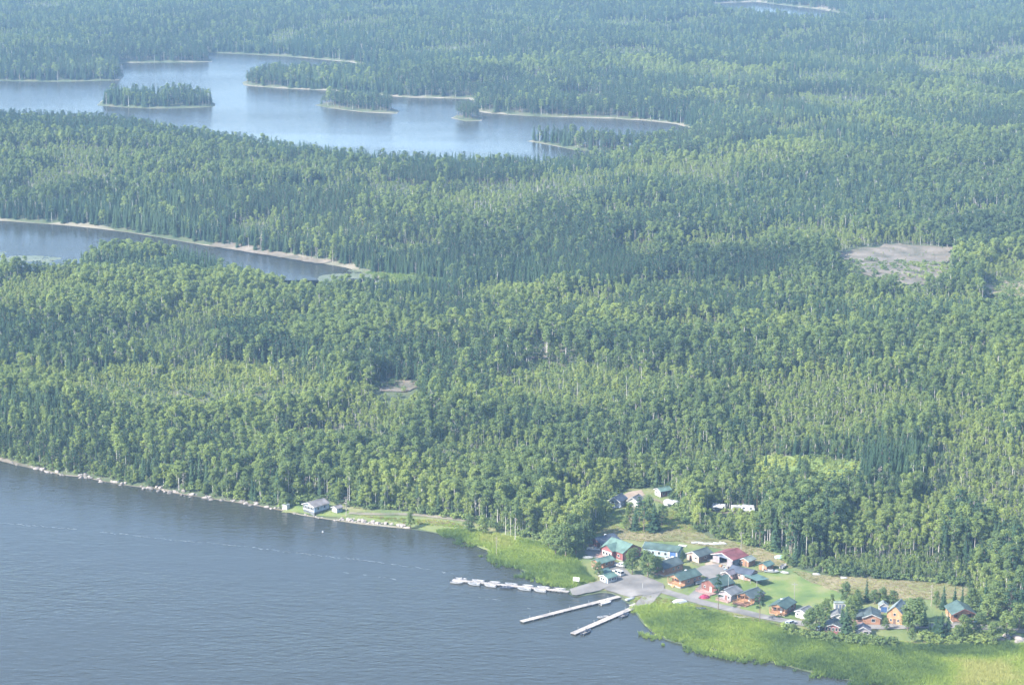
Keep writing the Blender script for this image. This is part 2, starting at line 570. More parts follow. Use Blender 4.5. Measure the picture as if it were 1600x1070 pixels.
def ribbon(name, line_px, width, material, off, step=2.5, kind='structure', wvar=0.12):
    pts = [G(a, b) for a, b in line_px]
    P = [pts[0].xy]
    for a, b in zip(pts, pts[1:]):
        n = max(1, int((b - a).xy.length / step))
        P += [a.xy.lerp(b.xy, (k + 1) / n) for k in range(n)]
    for _ in range(6):
        P = [P[0]] + [(P[i - 1] + 2 * P[i] + P[i + 1]) / 4 for i in range(1, len(P) - 1)] + [P[-1]]
    V, n = [], 5
    for i, p in enumerate(P):
        t = (P[min(i + 1, len(P) - 1)] - P[max(i - 1, 0)]).normalized()
        s = Vector((-t.y, t.x))
        wl, wr = (width / 2 * (1 + random.uniform(-wvar, wvar)) for _ in range(2))
        for k in range(n):
            q = p + s * (-wl + (wl + wr) * k / (n - 1))
            V.append((q.x, q.y, max(float(hgt(q.x, q.y)), 0) + off))
    F = [(i * n + k, i * n + k + 1, (i + 1) * n + k + 1, (i + 1) * n + k) for i in range(len(P) - 1) for k in range(n - 1)]
    return link(name, np_mesh(name, np.array(V), np.array(F), [material], smooth=True), kind)


drape('grass_ground', CLEAR_PX[:-9] + [(1700, 1000), (1700, 1060), (1480, 1050), (1290, 1035), (1150, 1005), (1040, 985), (1005, 955), (985, 938), (955, 921), (905, 926), (892, 916), (800, 880), (720, 840), (640, 822), (560, 813), (470, 801)],
      M['grass'], 0.10, 4.0, 0.5)
MARSH_R = [(990, 952), (1002, 947), (1060, 946), (1150, 966), (1250, 990), (1350, 1003), (1480, 1010), (1560, 1004), (1700, 1012), (1980, 1020), (1990, 1124), (1760, 1098), (1500, 1077), (1350, 1064), (1230, 1038), (1130, 1016), (1050, 1001), (1010, 978)]
MARSH_L = [(690, 832), (740, 832), (800, 842), (852, 850), (895, 866), (912, 890), (930, 906), (892, 918), (855, 906), (820, 891), (785, 871), (750, 851), (715, 839)]
drape('marsh', MARSH_R, M['marsh'], 0.17, 4.0, 0.8)
drape('marsh', MARSH_L, M['marsh'], 0.17, 4.0, 0.8)
LAWN = [(1128, 918), (1150, 905), (1185, 897), (1215, 892), (1242, 898), (1262, 908), (1300, 914), (1318, 934), (1332, 950), (1310, 966), (1262, 964), (1215, 966), (1160, 955), (1100, 938), (1072, 926), (1085, 920)]
drape('lawn', LAWN, M['lawn'], 0.22, 3.0, 0.6)
drape('lawn', [(442, 797), (470, 784), (515, 788), (545, 799), (570, 803), (540, 808), (500, 806), (470, 801)], M['lawn'], 0.22, 2.5, 0.4)
drape('lawn', [(940, 822), (954, 799), (985, 795), (1015, 800), (1000, 818), (975, 827)], M['lawn'], 0.22, 2.5, 0.4)
drape('lawn', [(1376, 956), (1392, 958), (1396, 972), (1378, 972)], M['lawn'], 0.22, 2.5, 0.4)
HAY = [(1240, 892), (1290, 900), (1400, 907), (1490, 913), (1518, 924), (1500, 936), (1420, 936), (1340, 936), (1312, 926), (1262, 908)]
drape('hay_field', HAY, M['hay'], 0.26, 3.0, 0.8)
DRYM = [(930, 832), (960, 822), (1000, 834), (1045, 828), (1082, 826), (1112, 842), (1150, 848), (1190, 858), (1226, 872), (1238, 888), (1190, 884), (1150, 862), (1060, 846), (1000, 846), (950, 838)]
drape('hay_field', DRYM, M['hay'], 0.26, 3.0, 0.8)
ribbon('gravel_road', [(962, 912), (1000, 914), (1030, 922), (1060, 931), (1100, 943), (1150, 954), (1200, 966), (1245, 974), (1290, 979), (1345, 980), (1400, 980), (1450, 978), (1500, 978), (1560, 982), (1640, 990), (1720, 998)], 5.0, M['gravel'], 0.36)
ribbon('gravel_road', [(985, 912), (978, 900), (964, 889), (950, 878), (938, 868), (922, 863)], 6.0, M['gravel'], 0.32)
ribbon('gravel_road', [(1078, 938), (1095, 922), (1108, 910), (1118, 896), (1124, 888)], 4.5, M['gravel'], 0.32)
ribbon('gravel_road', [(1025, 921), (1018, 930), (1009, 940), (1001, 948)], 6.0, M['gravel'], 0.32)
ribbon('dirt_lane', [(545, 802), (580, 804), (620, 803), (660, 805), (700, 810), (745, 816)], 3.2, M['beach'], 0.30)
for ln, wd_ in (([(1150, 954), (1156, 946), (1163, 936), (1172, 926)], 1.6), ([(1200, 966), (1212, 958)], 1.6), ([(1250, 974), (1262, 962), (1290, 948), (1312, 953)], 1.2),
                ([(1345, 980), (1372, 966), (1380, 957)], 1.4), ([(1118, 898), (1150, 892), (1185, 893), (1215, 890)], 1.8), ([(948, 868), (962, 850), (975, 835), (985, 815), (990, 790), (992, 779)], 2.2),
                ([(1030, 874), (1060, 868), (1085, 880), (1100, 888)], 2.0), ([(1008, 774), (1060, 796), (1120, 800), (1175, 802)], 2.2)):
    ribbon('dirt_path', ln, wd_, M['path'], 0.31, 2.0, wvar=0.35)
drape('parking_area', [(938, 916), (958, 903), (1000, 898), (1035, 912), (1040, 924), (1010, 930), (985, 934), (962, 928), (948, 922)], M['gravel'], 0.42, 3.0, 0.4)
drape('parking_area', [(1082, 892), (1100, 884), (1128, 882), (1142, 890), (1138, 902), (1112, 904), (1095, 900)], M['gravel'], 0.42, 3.0, 0.4)
drape('parking_area', [(912, 862), (930, 855), (948, 862), (940, 872), (920, 870)], M['gravel'], 0.44, 3.0, 0.4)
drape('gravel_pier', [(889, 922), (893, 930), (900, 931), (930, 925), (952, 918), (966, 908), (955, 903), (925, 912), (905, 917)], M['gravel'], 0.50, 2.0, 0.3)
drape('sandy_yard', [(972, 775), (985, 768), (1003, 766), (1008, 774), (995, 781), (978, 781)], M['sand'], 0.3, 2.5, 0.4)
drape('rock_outcrop', [(1306, 399), (1335, 390), (1365, 385), (1400, 382), (1430, 384), (1460, 385), (1490, 388), (1486, 405), (1478, 432), (1450, 446), (1400, 444), (1350, 430), (1312, 412)], M['rock'], 0.5, 5.0, 4.0)
drape('rock_outcrop', [(585, 600), (610, 595), (650, 596), (655, 606), (630, 614), (595, 612)], M['rock'], 0.5, 4.0, 1.0)
drape('rock_outcrop', [(800, 545), (840, 536), (900, 540), (912, 555), (860, 562), (815, 560)], M['rock'], 0.5, 4.0, 1.0)
drape('rock_outcrop', [(325, 384), (350, 376), (395, 383), (450, 398), (520, 408), (500, 413), (430, 402), (370, 392)], M['rock'], 0.5, 4.0, 1.0)
drape('hay_field', [(1536, 444), (1600, 439), (1700, 442), (1700, 474), (1600, 472), (1545, 466)], M['hay'], 0.5, 6.0, 1.0)
drape('bog_meadow', [(560, 424), (600, 428), (650, 433), (698, 438), (670, 443), (630, 444), (606, 440), (590, 432)], M['grass'], 0.4, 5.0, 1.0)
drape('bog_meadow', [(1160, 722), (1200, 712), (1260, 716), (1340, 722), (1350, 738), (1290, 748), (1220, 752), (1170, 742)], M['marsh'], 0.5, 4.0, 1.0)


def shore_strip(name, pts, material, inn, out, off=0.12):
    """a pale band along a shoreline given in world points, land on the outer side"""
    P = []
    for a, b in zip(pts, pts[1:]):
        a, b = Vector(a), Vector(b)
        n = max(1, int((b - a).length / 6))
        P += [a.lerp(b, k / n) for k in range(n)]
    P.append(Vector(pts[-1]))
    V, n = [], 4
    for i, p in enumerate(P):
        t = (P[min(i + 1, len(P) - 1)] - P[max(i - 1, 0)]).normalized()
        s = Vector((-t.y, t.x))
        if float(samp(SH, p.x + s.x * 6, p.y + s.y * 6)) < float(samp(SH, p.x - s.x * 6, p.y - s.y * 6)):
            s = -s
        o = out * float(np.clip(3.4 * vnoise(np.array(p.x), np.array(p.y), 38, 71, 2) - 1.15, 0.03, 1.4)) * random.uniform(0.6, 1.3)
        for k in range(n):
            q = p + s * (-inn + (inn + o) * k / (n - 1))
            V.append((q.x, q.y, max(float(hgt(q.x, q.y)), -0.05) + off))
    F = [(i * n + k, i * n + k + 1, (i + 1) * n + k + 1, (i + 1) * n + k) for i in range(len(P) - 1) for k in range(n - 1)]
    return link(name, np_mesh(name, np.array(V), np.array(F), [material], smooth=True), 'structure')


shore_strip('shore', POND[1:17], M['beach'], 0.5, 6)
shore_strip('shore', BIGL[4:19], M['beach'], 0.5, 4)
shore_strip('shore', BIGL[19:35], M['beach'], 0.5, 4)
shore_strip('shore', BIGL[36:47], M['beach'], 0.5, 3.5)
shore_strip('shore', BIGL[50:57], M['beach'], 0.5, 4)
shore_strip('shore', COVE + COVE[:1], M['beach'], 0.5, 6)
shore_strip('shore', UPL[:6], M['beach'], 0.5, 10)
for w in ISLES:
    shore_strip('shore', w + w[:1], M['beach'], 0.4, 1.6)
shore_strip('shore', NEAR[1:15], M['rock'], 0.6, 2.5)
shore_strip('shore', NEAR[14:20], M['beach'], 0.5, 1.2)


# ------------------------------------------------------------------ trees
def rand_dir(n, r):
    v = r.normal(size=(n, 3))
    return v / np.linalg.norm(v, axis=1)[:, None]


def clump_faces(C, N, size, r):
    """one bent leaf clump (a quad) per centre C facing about N"""
    n = len(C)
    N = N + 0.65 * rand_dir(n, r)
    N /= np.linalg.norm(N, axis=1)[:, None]
    T = np.cross(N, rand_dir(n, r))
    T /= np.linalg.norm(T, axis=1)[:, None] + 1e-9
    B = np.cross(N, T)
    s = (size * r.uniform(0.6, 1.35, n))[:, None]
    k = r.uniform(0.5, 0.95, n)[:, None]
    V = np.stack([C - T * s, C - B * s * k + N * s * 0.15, C + T * s, C + B * s * k - N * s * 0.2], 1).reshape(-1, 3)
    F = np.arange(4 * n).reshape(n, 4)
    return V, F


def tube(path, radii, n=5):
    V, F = [], []
    for i, (p, rad) in enumerate(zip(path, radii)):
        for k in range(n):
            a = 2 * math.pi * k / n
            V.append((p[0] + rad * math.cos(a), p[1] + rad * math.sin(a), p[2]))
    for i in range(len(path) - 1):
        for k in range(n):
            F.append((i * n + k, i * n + (k + 1) % n, (i + 1) * n + (k + 1) % n, (i + 1) * n + k))
    return np.array(V), np.array(F)


def join(parts):
    V, F, o = [], [], 0
    for v, f in parts:
        V.append(v)
        F.append(f + o)
        o += len(v)
    return np.concatenate(V), np.concatenate(F)


def spruce(seed, h=15.0, rad=2.1, power=0.85, gap=0.0, base=0.08):
    r = np.random.default_rng(seed)
    lean = r.normal(0, 0.012, 2)
    path = [(lean[0] * z, lean[1] * z, z) for z in np.linspace(-0.6, h * 0.97, 5)]
    trunk = tube(path, np.linspace(0.20, 0.03, 5), 5)
    V, F, o = [], [], 0
    z = h * base
    while z < h * 0.985:
        t = (z - h * base) / (h * (1 - base))
        rr = rad * (1 - t) ** power * r.uniform(0.75, 1.15) + 0.10
        nb = int(5 + 5 * (1 - t))
        a0 = r.uniform(0, 6.28)
        if r.random() > gap:
            for k in range(nb):
                a = a0 + 6.283 * k / nb + r.normal(0, 0.18)
                L = rr * r.uniform(0.6, 1.2)
                w = 0.20 + 0.42 * L
                dr = L * r.uniform(0.22, 0.5)
                ca, sa = math.cos(a), math.sin(a)
                cx, cy = lean[0] * z, lean[1] * z
                zz = z + r.uniform(-0.15, 0.15)
                tip = (cx + ca * L, cy + sa * L, zz - dr)
                m1 = (cx + ca * L * 0.55 - sa * w * 0.5, cy + sa * L * 0.55 + ca * w * 0.5, zz - dr * 0.55 - w * 0.15)
                m2 = (cx + ca * L * 0.55 + sa * w * 0.5, cy + sa * L * 0.55 - ca * w * 0.5, zz - dr * 0.55 - w * 0.15)
                top = (cx, cy, zz + 0.22)
                V += [top, m1, tip, m2]
                F.append((o, o + 1, o + 2, o + 3))
                o += 4
        z += h * r.uniform(0.030, 0.046)
    for k in range(3):
        a = 2.1 * k
        V += [(0.13 * math.cos(a) + lean[0] * h, 0.13 * math.sin(a) + lean[1] * h, h * 0.95), (lean[0] * h, lean[1] * h, h * 1.01), (0.13 * math.cos(a + 2) + lean[0] * h, 0.13 * math.sin(a + 2) + lean[1] * h, h * 0.95), (lean[0] * h, lean[1] * h, h * 0.94)]
        F.append((o, o + 1, o + 2, o + 3))
        o += 4
    return trunk, (np.array(V), np.array(F))


def lobed(seed, h, lobes, size, per, trunk_r, limb=True, flat=1.0):
    """lobes: list of (x, y, z, r); leaf clumps spread through and over every lobe"""
    r = np.random.default_rng(seed)
    top = max(l[2] for l in lobes)
    bend = r.normal(0, 0.25, 2)
    path = [(bend[0] * (z / h) ** 2, bend[1] * (z / h) ** 2, z) for z in np.linspace(-0.6, top, 6)]
    parts = [tube(path, np.linspace(trunk_r, trunk_r * 0.3, 6), 6)]
    if limb:
        for (x, y, z, rr) in lobes[::2]:
            z0 = z * r.uniform(0.62, 0.8)
            parts.append(tube([(bend[0] * (z0 / h) ** 2, bend[1] * (z0 / h) ** 2, z0), (x * 0.9, y * 0.9, z)], [trunk_r * 0.42, trunk_r * 0.15], 4))
    C, N = [], []
    for (x, y, z, rr) in lobes:
        n = int(per * (rr / 1.5) ** 2)
        d = rand_dir(n, r)
        d[:, 2] = np.where(d[:, 2] < -0.4, -d[:, 2], d[:, 2])
        rad = rr * r.uniform(0.35, 1.12, n)
        C.append(np.array([x, y, z]) + d * rad[:, None] * np.array([1, 1, flat]))
        N.append(d + np.array([0, 0, 0.25]))
    return join(parts), clump_faces(np.concatenate(C), np.concatenate(N), size, r)


def aspen(seed, h=17.0, bare=0.5, spread=2.0, n=11):
    r = np.random.default_rng(seed)
    lobes = [(r.normal(0, 0.3), r.normal(0, 0.3), h * 0.95, 1.0)]
    for k in range(n):
        t = r.uniform(0, 1)
        z = h * (bare + 0.06 + (0.90 - bare) * t)
        a = k * 2.4 + r.uniform(-0.5, 0.5)
        d = 0.85 * spread * (0.35 + 0.65 * math.sin(math.pi * min(0.98, 0.25 + 0.75 * t))) * r.uniform(0.25, 1.0)
        lobes.append((d * math.cos(a), d * math.sin(a), z, r.uniform(0.85, 1.45)))
    return lobed(seed + 1, h, lobes, 0.23, 190, 0.15)


def bushy(seed, h=12.0, spread=2.9, n=16, per=165):
    r = np.random.default_rng(seed)
    lobes = []
    for k in range(n):
        t = (k + 0.5) / n
        z = h * (0.22 + 0.70 * t)
        a = k * 2.4 + r.uniform(-0.4, 0.4)
        d = spread * math.sin(math.pi * (0.22 + 0.70 * t)) * r.uniform(0.35, 0.95)
        lobes.append((d * math.cos(a), d * math.sin(a), z, r.uniform(1.0, 1.7)))
    return lobed(seed + 1, h, lobes, 0.25, per, 0.22)


def pine(seed, h=17.0):
    r = np.random.default_rng(seed)
    lobes = []
    for k in range(13):
        t = (k + 0.5) / 13
        z = h * (0.40 + 0.58 * t)
        a = k * 2.4 + r.uniform(-0.5, 0.5)
        d = 2.5 * (1 - 0.75 * t) * r.uniform(0.4, 1.15)
        lobes.append((d * math.cos(a), d * math.sin(a), z, r.uniform(0.8, 1.35) * (1.1 - 0.35 * t)))
    return lobed(seed + 1, h, lobes, 0.26, 150, 0.20, flat=0.55)


def snag(seed, h=12.0):
    r = np.random.default_rng(seed)
    parts = [tube([(0, 0, -0.6), (r.normal(0, 0.2), r.normal(0, 0.2), h * 0.5), (r.normal(0, 0.4), r.normal(0, 0.4), h)], [0.2, 0.13, 0.04], 5)]
    for k in range(16):
        z = h * r.uniform(0.3, 0.97)
        a, L = r.uniform(0, 6.28), r.uniform(0.6, 2.0) * (1.15 - z / h)
        parts.append(tube([(0, 0, z), (L * math.cos(a), L * math.sin(a), z + r.uniform(-0.2, 0.9))], [0.06, 0.02], 3))
    C = np.array([[r.normal(0, 0.8), r.normal(0, 0.8), h * r.uniform(0.4, 0.95)] for _ in range(60)])
    return join(parts), clump_faces(C, rand_dir(60, r), 0.22, r)


def shrub(seed, h=2.6):
    r = np.random.default_rng(seed)
    lobes = [(r.normal(0, 0.7), r.normal(0, 0.7), r.uniform(0.5, h - 0.6), r.uniform(0.6, 0.95)) for _ in range(7)]
    return lobed(seed + 1, h, lobes, 0.28, 75, 0.06)


def sapling(seed, h=6.0):
    r = np.random.default_rng(seed)
    lobes = [(r.normal(0, 0.28), r.normal(0, 0.28), h * (0.25 + 0.7 * t), 0.85 - 0.45 * t) for t in np.linspace(0, 1, 7)]
    return lobed(seed + 1, h, lobes, 0.28, 85, 0.06, limb=False)


PROTO = []                                       # (kind, natural height, trunk mesh, crown mesh)
proto_col = bpy.data.collections.new('forest_kinds')


def add_proto(kind, h, tc, tm, lm):
    (tv, tf), (cv, cf) = tc
    n = len(PROTO)
    both = np_mesh('tree_kind', np.concatenate([tv, cv]), [tf, cf + len(tv)], [tm, lm], np.concatenate([np.zeros(len(tf)), np.ones(len(cf))]))
    o = bpy.data.objects.new('tree_kind.%03d' % n, both)
    proto_col.objects.link(o)
    PROTO.append((kind, h, np_mesh('trunk', tv, tf, [tm]), np_mesh('crown', cv, cf, [lm])))


for s in range(3):
    add_proto('spruce', 15, spruce(10 + s, 15, 2.1 + 0.25 * s, 0.85), M['bark'], M['needle'])
for s in range(2):
    add_proto('spruce', 14, spruce(20 + s, 14, 1.25, 0.75, 0.06, 0.12), M['bark'], M['needle'])
for s in range(3):
    add_proto('pine', 17, pine(30 + s), M['bark'], M['needle'])
for s in range(4):
    add_proto('birch', 17, aspen(40 + s, 17, 0.55 - 0.04 * s, 2.1), M['birch'], M['leaf'])
for s in range(3):
    add_proto('aspen', 15, aspen(50 + s, 15, 0.30, 2.5, 14), M['birch'], M['leaf'])
for s in range(3):
    add_proto('poplar', 12, bushy(60 + s), M['bark'], M['leaf'])
for s in range(2):
    add_proto('snag', 12, snag(70 + s), M['snag'], M['snag'])
for s in range(2):
    add_proto('shrub', 2.6, shrub(80 + s), M['bark'], M['leaf'])
for s in range(2):
    add_proto('sapling', 6, sapling(90 + s), M['bark'], M['leaf'])
KIND = {}
for i, p in enumerate(PROTO):
    KIND.setdefault(p[0], []).append(i)

# ---- where the forest stands
bands = [(860, 1150, 2.35, 0.34), (1150, 1600, 2.65, 0.31), (1600, 2300, 3.4, 0.29), (2300, 4400, 4.1, 0.265)]
pts, spc = [], []
for y0, y1, s, u in bands:
    xm = u * y1
    gx, gy = np.meshgrid(np.arange(-xm, xm, s), np.arange(y0, y1, s))
    q = np.stack([gx.ravel(), gy.ravel()], 1) + rng.uniform(-0.48 * s, 0.48 * s, (gx.size, 2))
    q = q[np.abs(q[:, 0]) < u * q[:, 1] + 20]
    pts.append(q)
    spc.append(np.full(len(q), s))
q = np.stack([rng.uniform(-420, 140, 30000), rng.uniform(1180, 1420, 30000)], 1)       # saplings crowd the old clearings
pts.append(q)
spc.append(np.full(len(q), 1.0))
pts, spc = np.concatenate(pts), np.concatenate(spc)
x, y = pts[:, 0], pts[:, 1]
z = hgt(x, y)
shd, cld = samp(SH, x, y), samp(CL, x, y)
px, py = proj(x, y, z)

n1 = vnoise(x, y, 150, 11, 4)
n2 = vnoise(x, y, 45, 12, 3)
n3 = vnoise(x, y, 420, 13, 2)
dp = np.clip(0.42 + 4.8 * (n1 - 0.5) + 2.0 * (n2 - 0.5) + 1.0 * (n3 - 0.5), 0.05, 0.82)
tint = 0.46 + 1.35 * (vnoise(x, y, 85, 14, 3) - 0.5)
hmul = 1.0 + 0.5 * (vnoise(x, y, 110, 15, 2) - 0.5)
dens = np.ones(len(x))
young = np.zeros(len(x))
white = np.full(len(x), 0.45)
pinef = np.clip(0.35 + 2.5 * (vnoise(x, y, 130, 16, 2) - 0.5), 0.05, 0.9)
warp = 26 * (vnoise(x, y, 40, 17, 2) - 0.5), 14 * (vnoise(x, y, 40, 18, 2) - 0.5)


def ell(cx, cy, rx, ry):
    q = ((px + warp[0] - cx) / rx) ** 2 + ((py + warp[1] - cy) / ry) ** 2
    return np.clip(1.6 - 1.2 * q, 0, 1)


def zone(e, **kw):
    for k, v in kw.items():
        a = globals()[k]
        a += (v - a) * e


zone(ell(800, 40, 1200, 60), dp=0.18, tint=0.35)
zone(ell(180, 475, 330, 42), dp=0.78, tint=0.62)
zone(ell(560, 505, 150, 35), dp=0.72, tint=0.5)
zone(ell(60, 615, 90, 45), dp=0.75, tint=0.6)
zone(ell(150, 560, 260, 24), dp=0.35, tint=0.3)
zone(ell(700, 480, 130, 45), dp=0.12, tint=0.3)
zone(ell(860, 478, 130, 22), dp=0.75, tint=0.65)
zone(ell(700, 590, 140, 55), dp=0.18, pinef=0.7)
zone(ell(1080, 480, 200, 30), dp=0.3)
zone(ell(860, 705, 330, 55), dp=0.62, tint=0.36)
zone(ell(1250, 655, 330, 60), dp=0.66, tint=0.40)
zone(ell(1300, 560, 300, 22), dp=0.6, tint=0.40)
zone(ell(1250, 505, 350, 28), dp=0.2)
zone(ell(1150, 330, 420, 55), dp=0.25, tint=0.35)
zone(ell(150, 715, 330, 45), dp=0.42, tint=0.55, hmul=0.8)
zone(ell(30, 680, 120, 40), dp=0.18)
zone(ell(230, 350, 280, 30), dp=0.05)
zone(ell(450, 370, 200, 30), dp=0.10)
zone(ell(250, 435, 140, 18), dp=0.04, hmul=1.0)
zone(ell(300, 265, 330, 40), dp=0.6, tint=0.45)
zone(ell(640, 410, 130, 22), dp=0.05)
zone(ell(1500, 620, 150, 60), dp=0.55)
zone(ell(1330, 850, 230, 40), dp=0.62, tint=0.34, white=1.2, hmul=1.5)
zone(ell(800, 790, 60, 50), dp=0.85, tint=0.40, white=1.0, hmul=1.1)
zone(ell(520, 548, 60, 14), dp=1.0, tint=0.45, white=1.0, hmul=1.15)
zone(ell(900, 720, 60, 20), white=1.0)
zone(ell(1540, 840, 110, 60), dp=0.45, tint=0.45)
zone(ell(1590, 930, 90, 60), dp=0.45, tint=0.35, hmul=1.35)
zone(ell(1250, 545, 60, 12), dp=0.95, white=1.0, tint=0.4)
zone(ell(1370, 893, 190, 20), dp=0.62, hmul=0.5, tint=0.22, white=0.0)
zone(ell(230, 425, 150, 14), hmul=1.25)
zone(ell(1145, 828, 60, 22), hmul=0.35, dp=0.9, tint=0.6)
zone(ell(1395, 452, 100, 14), hmul=0.4)
zone(ell(310, 614, 220, 48), dp=1.0, tint=0.95, young=1.0, hmul=0.8)
zone(ell(60, 600, 70, 26), dp=1.0, tint=0.7, young=0.8)
zone(ell(895, 618, 120, 46), dp=1.0, tint=0.75, young=1.0, hmul=0.7)
zone(ell(1010, 612, 60, 30), dp=1.0, tint=0.66, young=0.8, hmul=0.8)
zone(ell(330, 655, 190, 12), dp=0.8, tint=0.7)
zone(ell(500, 690, 90, 22), dp=0.9, tint=0.6, young=0.7, hmul=0.8)
zone(ell(640, 395, 60, 14), dp=0.9, tint=0.6, young=0.7, hmul=0.8)
zone(ell(1480, 480, 90, 10), dp=0.8, tint=0.6, hmul=0.6)
zone(ell(660, 425, 60, 22), dp=0.1)
# islands and the big lake's shores: dark spruce
zone(np.clip((1900 < y) * (y < 3100) * (shd < 70) * 0.9, 0, 1), dp=0.1, hmul=1.2)
tint = tint + rng.normal(0, 0.11, len(x))
gap = sstep(0.57, 0.64, vnoise(x, y, 55, 51, 2)) * (shd > 20)
hmul = hmul * (1 - 0.6 * gap)
dp = np.clip(dp + 0.35 * gap, 0, 1)
tint = tint + 0.28 * gap

keep = (shd > np.where(y > 1500, 4.0, 2.5)) & (cld > 0.5) & ((spc > 1.5) | (young > 0.5))
ro = lambda a: in_px(px, py, a)
keep &= ~ro([(1300, 400), (1335, 388), (1400, 381), (1490, 387), (1490, 415), (1484, 445), (1460, 462), (1400, 458), (1340, 445), (1300, 425)])
keep &= ~ro([(1532, 442), (1600, 437), (1700, 440), (1700, 502), (1600, 500), (1536, 486)])
keep &= ~ro([(580, 602), (610, 595), (655, 596), (660, 612), (645, 640), (590, 638)])
keep &= ~(ro([(800, 545), (840, 536), (900, 540), (912, 560), (890, 592), (815, 586)]) & (rng.random(len(x)) < 0.8))
keep &= ~(ro([(325, 384), (350, 374), (395, 381), (450, 396), (520, 406), (500, 418), (430, 408), (370, 398)]) & (rng.random(len(x)) < 0.5))
keep &= ~ro([(560, 424), (600, 427), (650, 432), (698, 437), (690, 452), (640, 460), (600, 458), (585, 450)])
MEADOW = [(1160, 724), (1200, 712), (1260, 716), (1340, 722), (1352, 752), (1290, 780), (1220, 784), (1165, 760)]
keep &= ~(ro(MEADOW) & (rng.random(len(x)) < 0.96))
keep &= ~(ro([(468, 690), (510, 688), (512, 706), (470, 708)]))
keep &= ~(ro([(1100, 797), (1192, 797), (1192, 827), (1105, 825)]) & (rng.random(len(x)) < 0.97))
keep &= ~(ro([(965, 700), (985, 700), (985, 768), (965, 768)]) & (rng.random(len(x)) < 0.5))
keep &= ~(ro([(120, 722), (260, 738), (430, 778), (440, 800), (250, 770), (120, 748)]) & (rng.random(len(x)) < 0.15))
keep &= ~(ro([(430, 760), (540, 770), (640, 795), (740, 812), (640, 800), (430, 790)]) & (rng.random(len(x)) < 0.35))
ROCKS = [[(1306, 399), (1335, 390), (1400, 382), (1490, 388), (1478, 432), (1450, 446), (1400, 444), (1312, 412)], [(585, 600), (650, 596), (655, 606), (595, 612)], [(800, 545), (900, 540), (912, 555), (815, 560)]]
for a_ in ROCKS:
    m_ = ro(a_) & (rng.random(len(x)) < 0.045 * (vnoise(x, y, 18, 81, 2) > 0.46))
    keep |= m_
    young[m_], hmul[m_] = 1.0, 0.5
sel = np.where(keep)[0]
x, y, z, px, py, shd, cld, dp, tint, hmul, young, white, pinef, spc = [a[sel] for a in (x, y, z, px, py, shd, cld, dp, tint, hmul, young, white, pinef, spc)]
N = len(x)
u1, u2, u3 = rng.random(N), rng.random(N), rng.random(N)
kinds = np.empty(N, dtype=object)
dec = u1 < dp
kinds[dec] = np.where(u2[dec] < white[dec] * 0.55, 'birch', np.where(u3[dec] < 0.62, 'aspen', 'poplar'))
kinds[~dec] = np.where(u2[~dec] < pinef[~dec], 'pine', 'spruce')
kinds[u3 > 0.978] = 'snag'
kinds[(young > 0.5) & (u1 < 0.93)] = 'sapling'
front = (shd < 11) & (y < 1500) & (u2 < 0.5) & (px < 900)
kinds[front & (u3 < 0.5)] = 'poplar'
pick = np.zeros(N, int)
for k, ids in KIND.items():
    m = kinds == k
    pick[m] = np.array(ids)[rng.integers(0, len(ids), m.sum())]
scale = 0.68 * np.clip(hmul, 0.4, 1.5) * rng.uniform(0.66, 1.26, N)
scale[(kinds == 'birch') & (scale < 0.85)] += 0.2
scale[front] *= rng.uniform(0.4, 0.75, front.sum())
wide = np.where(spc > 4, 1.15, np.where(spc > 3.2, 1.05, 1.0)) * rng.uniform(0.85, 1.25, N)
wide[kinds == 'sapling'] *= 1.25
wide[dec] *= 1.16
wide[kinds == 'spruce'] *= 1.22
scale[kinds == 'spruce'] *= 1.12
isspr = (kinds == 'spruce') | (kinds == 'pine')
tint = np.where(isspr, 0.42 + 0.6 * (tint - 0.45), np.where(kinds == 'sapling', tint, np.minimum(tint, 0.72 + 0.1 * u1)))
rot = rng.uniform(0, 6.283, N)
height = scale * np.array([p[1] for p in PROTO])[pick]

# ---- the largest in view become trees of their own, the rest is the forest
view = (px > -12) & (px < 1612) & (py > 640) & (py - height * px_scale(x, y, z) < 1080)
score = height * px_scale(x, y, z) * np.where(np.minimum(cld, shd) < 14, 1.5, np.where(np.minimum(cld, shd) < 30, 1.15, 1.0)) * view
own = np.zeros(N, bool)
NAMES = {'birch': 'birch_tree', 'aspen': 'birch_tree', 'poplar': 'poplar_tree', 'spruce': 'spruce_tree', 'pine': 'pine_tree', 'snag': 'dead_tree'}
QUOTA = (('birch_tree', 290), ('poplar_tree', 90), ('spruce_tree', 200), ('pine_tree', 110), ('dead_tree', 20))
nm = np.array([NAMES.get(k, '') for k in kinds])
for name, quota in QUOTA:
    c = np.where((nm == name) & (score > 0))[0]
    own[c[np.argsort(-score[c])][:quota]] = True


def place_words(px, py, near):
    w = place_base(px, near)
    for a, b in ((-12, 150), (150, 440), (440, 600), (600, 760), (760, 920), (920, 1090), (1090, 1240), (1240, 1400), (1400, 1530), (1530, 1612)):
        if a <= px < b:
            return w + ', ' + ('left', 'middle', 'right')[min(2, int(3 * (px - a) / (b - a)))] + ' part'
    return w


def place_base(px, near):
    edge = 'at wood edge ' if near else 'in wood '
    if px < 150:
        return edge + 'above the first shore rocks'
    if px < 440:
        return edge + 'above the rocky lake shore'
    if px < 600:
        return edge + 'behind the lakeside cottage'
    if px < 760:
        return edge + 'behind the pale dirt lane'
    if px < 920:
        return edge + 'behind the reedy bay'
    if px < 1090:
        return edge + 'behind the blue-grey back cabin'
    if px < 1240:
        return edge + 'behind the white campers'
    if px < 1400:
        return edge + 'behind the near half of the hay field'
    if px < 1530:
        return edge + 'behind the far half of the hay field'
    return edge + 'beyond the last cabin on the road'


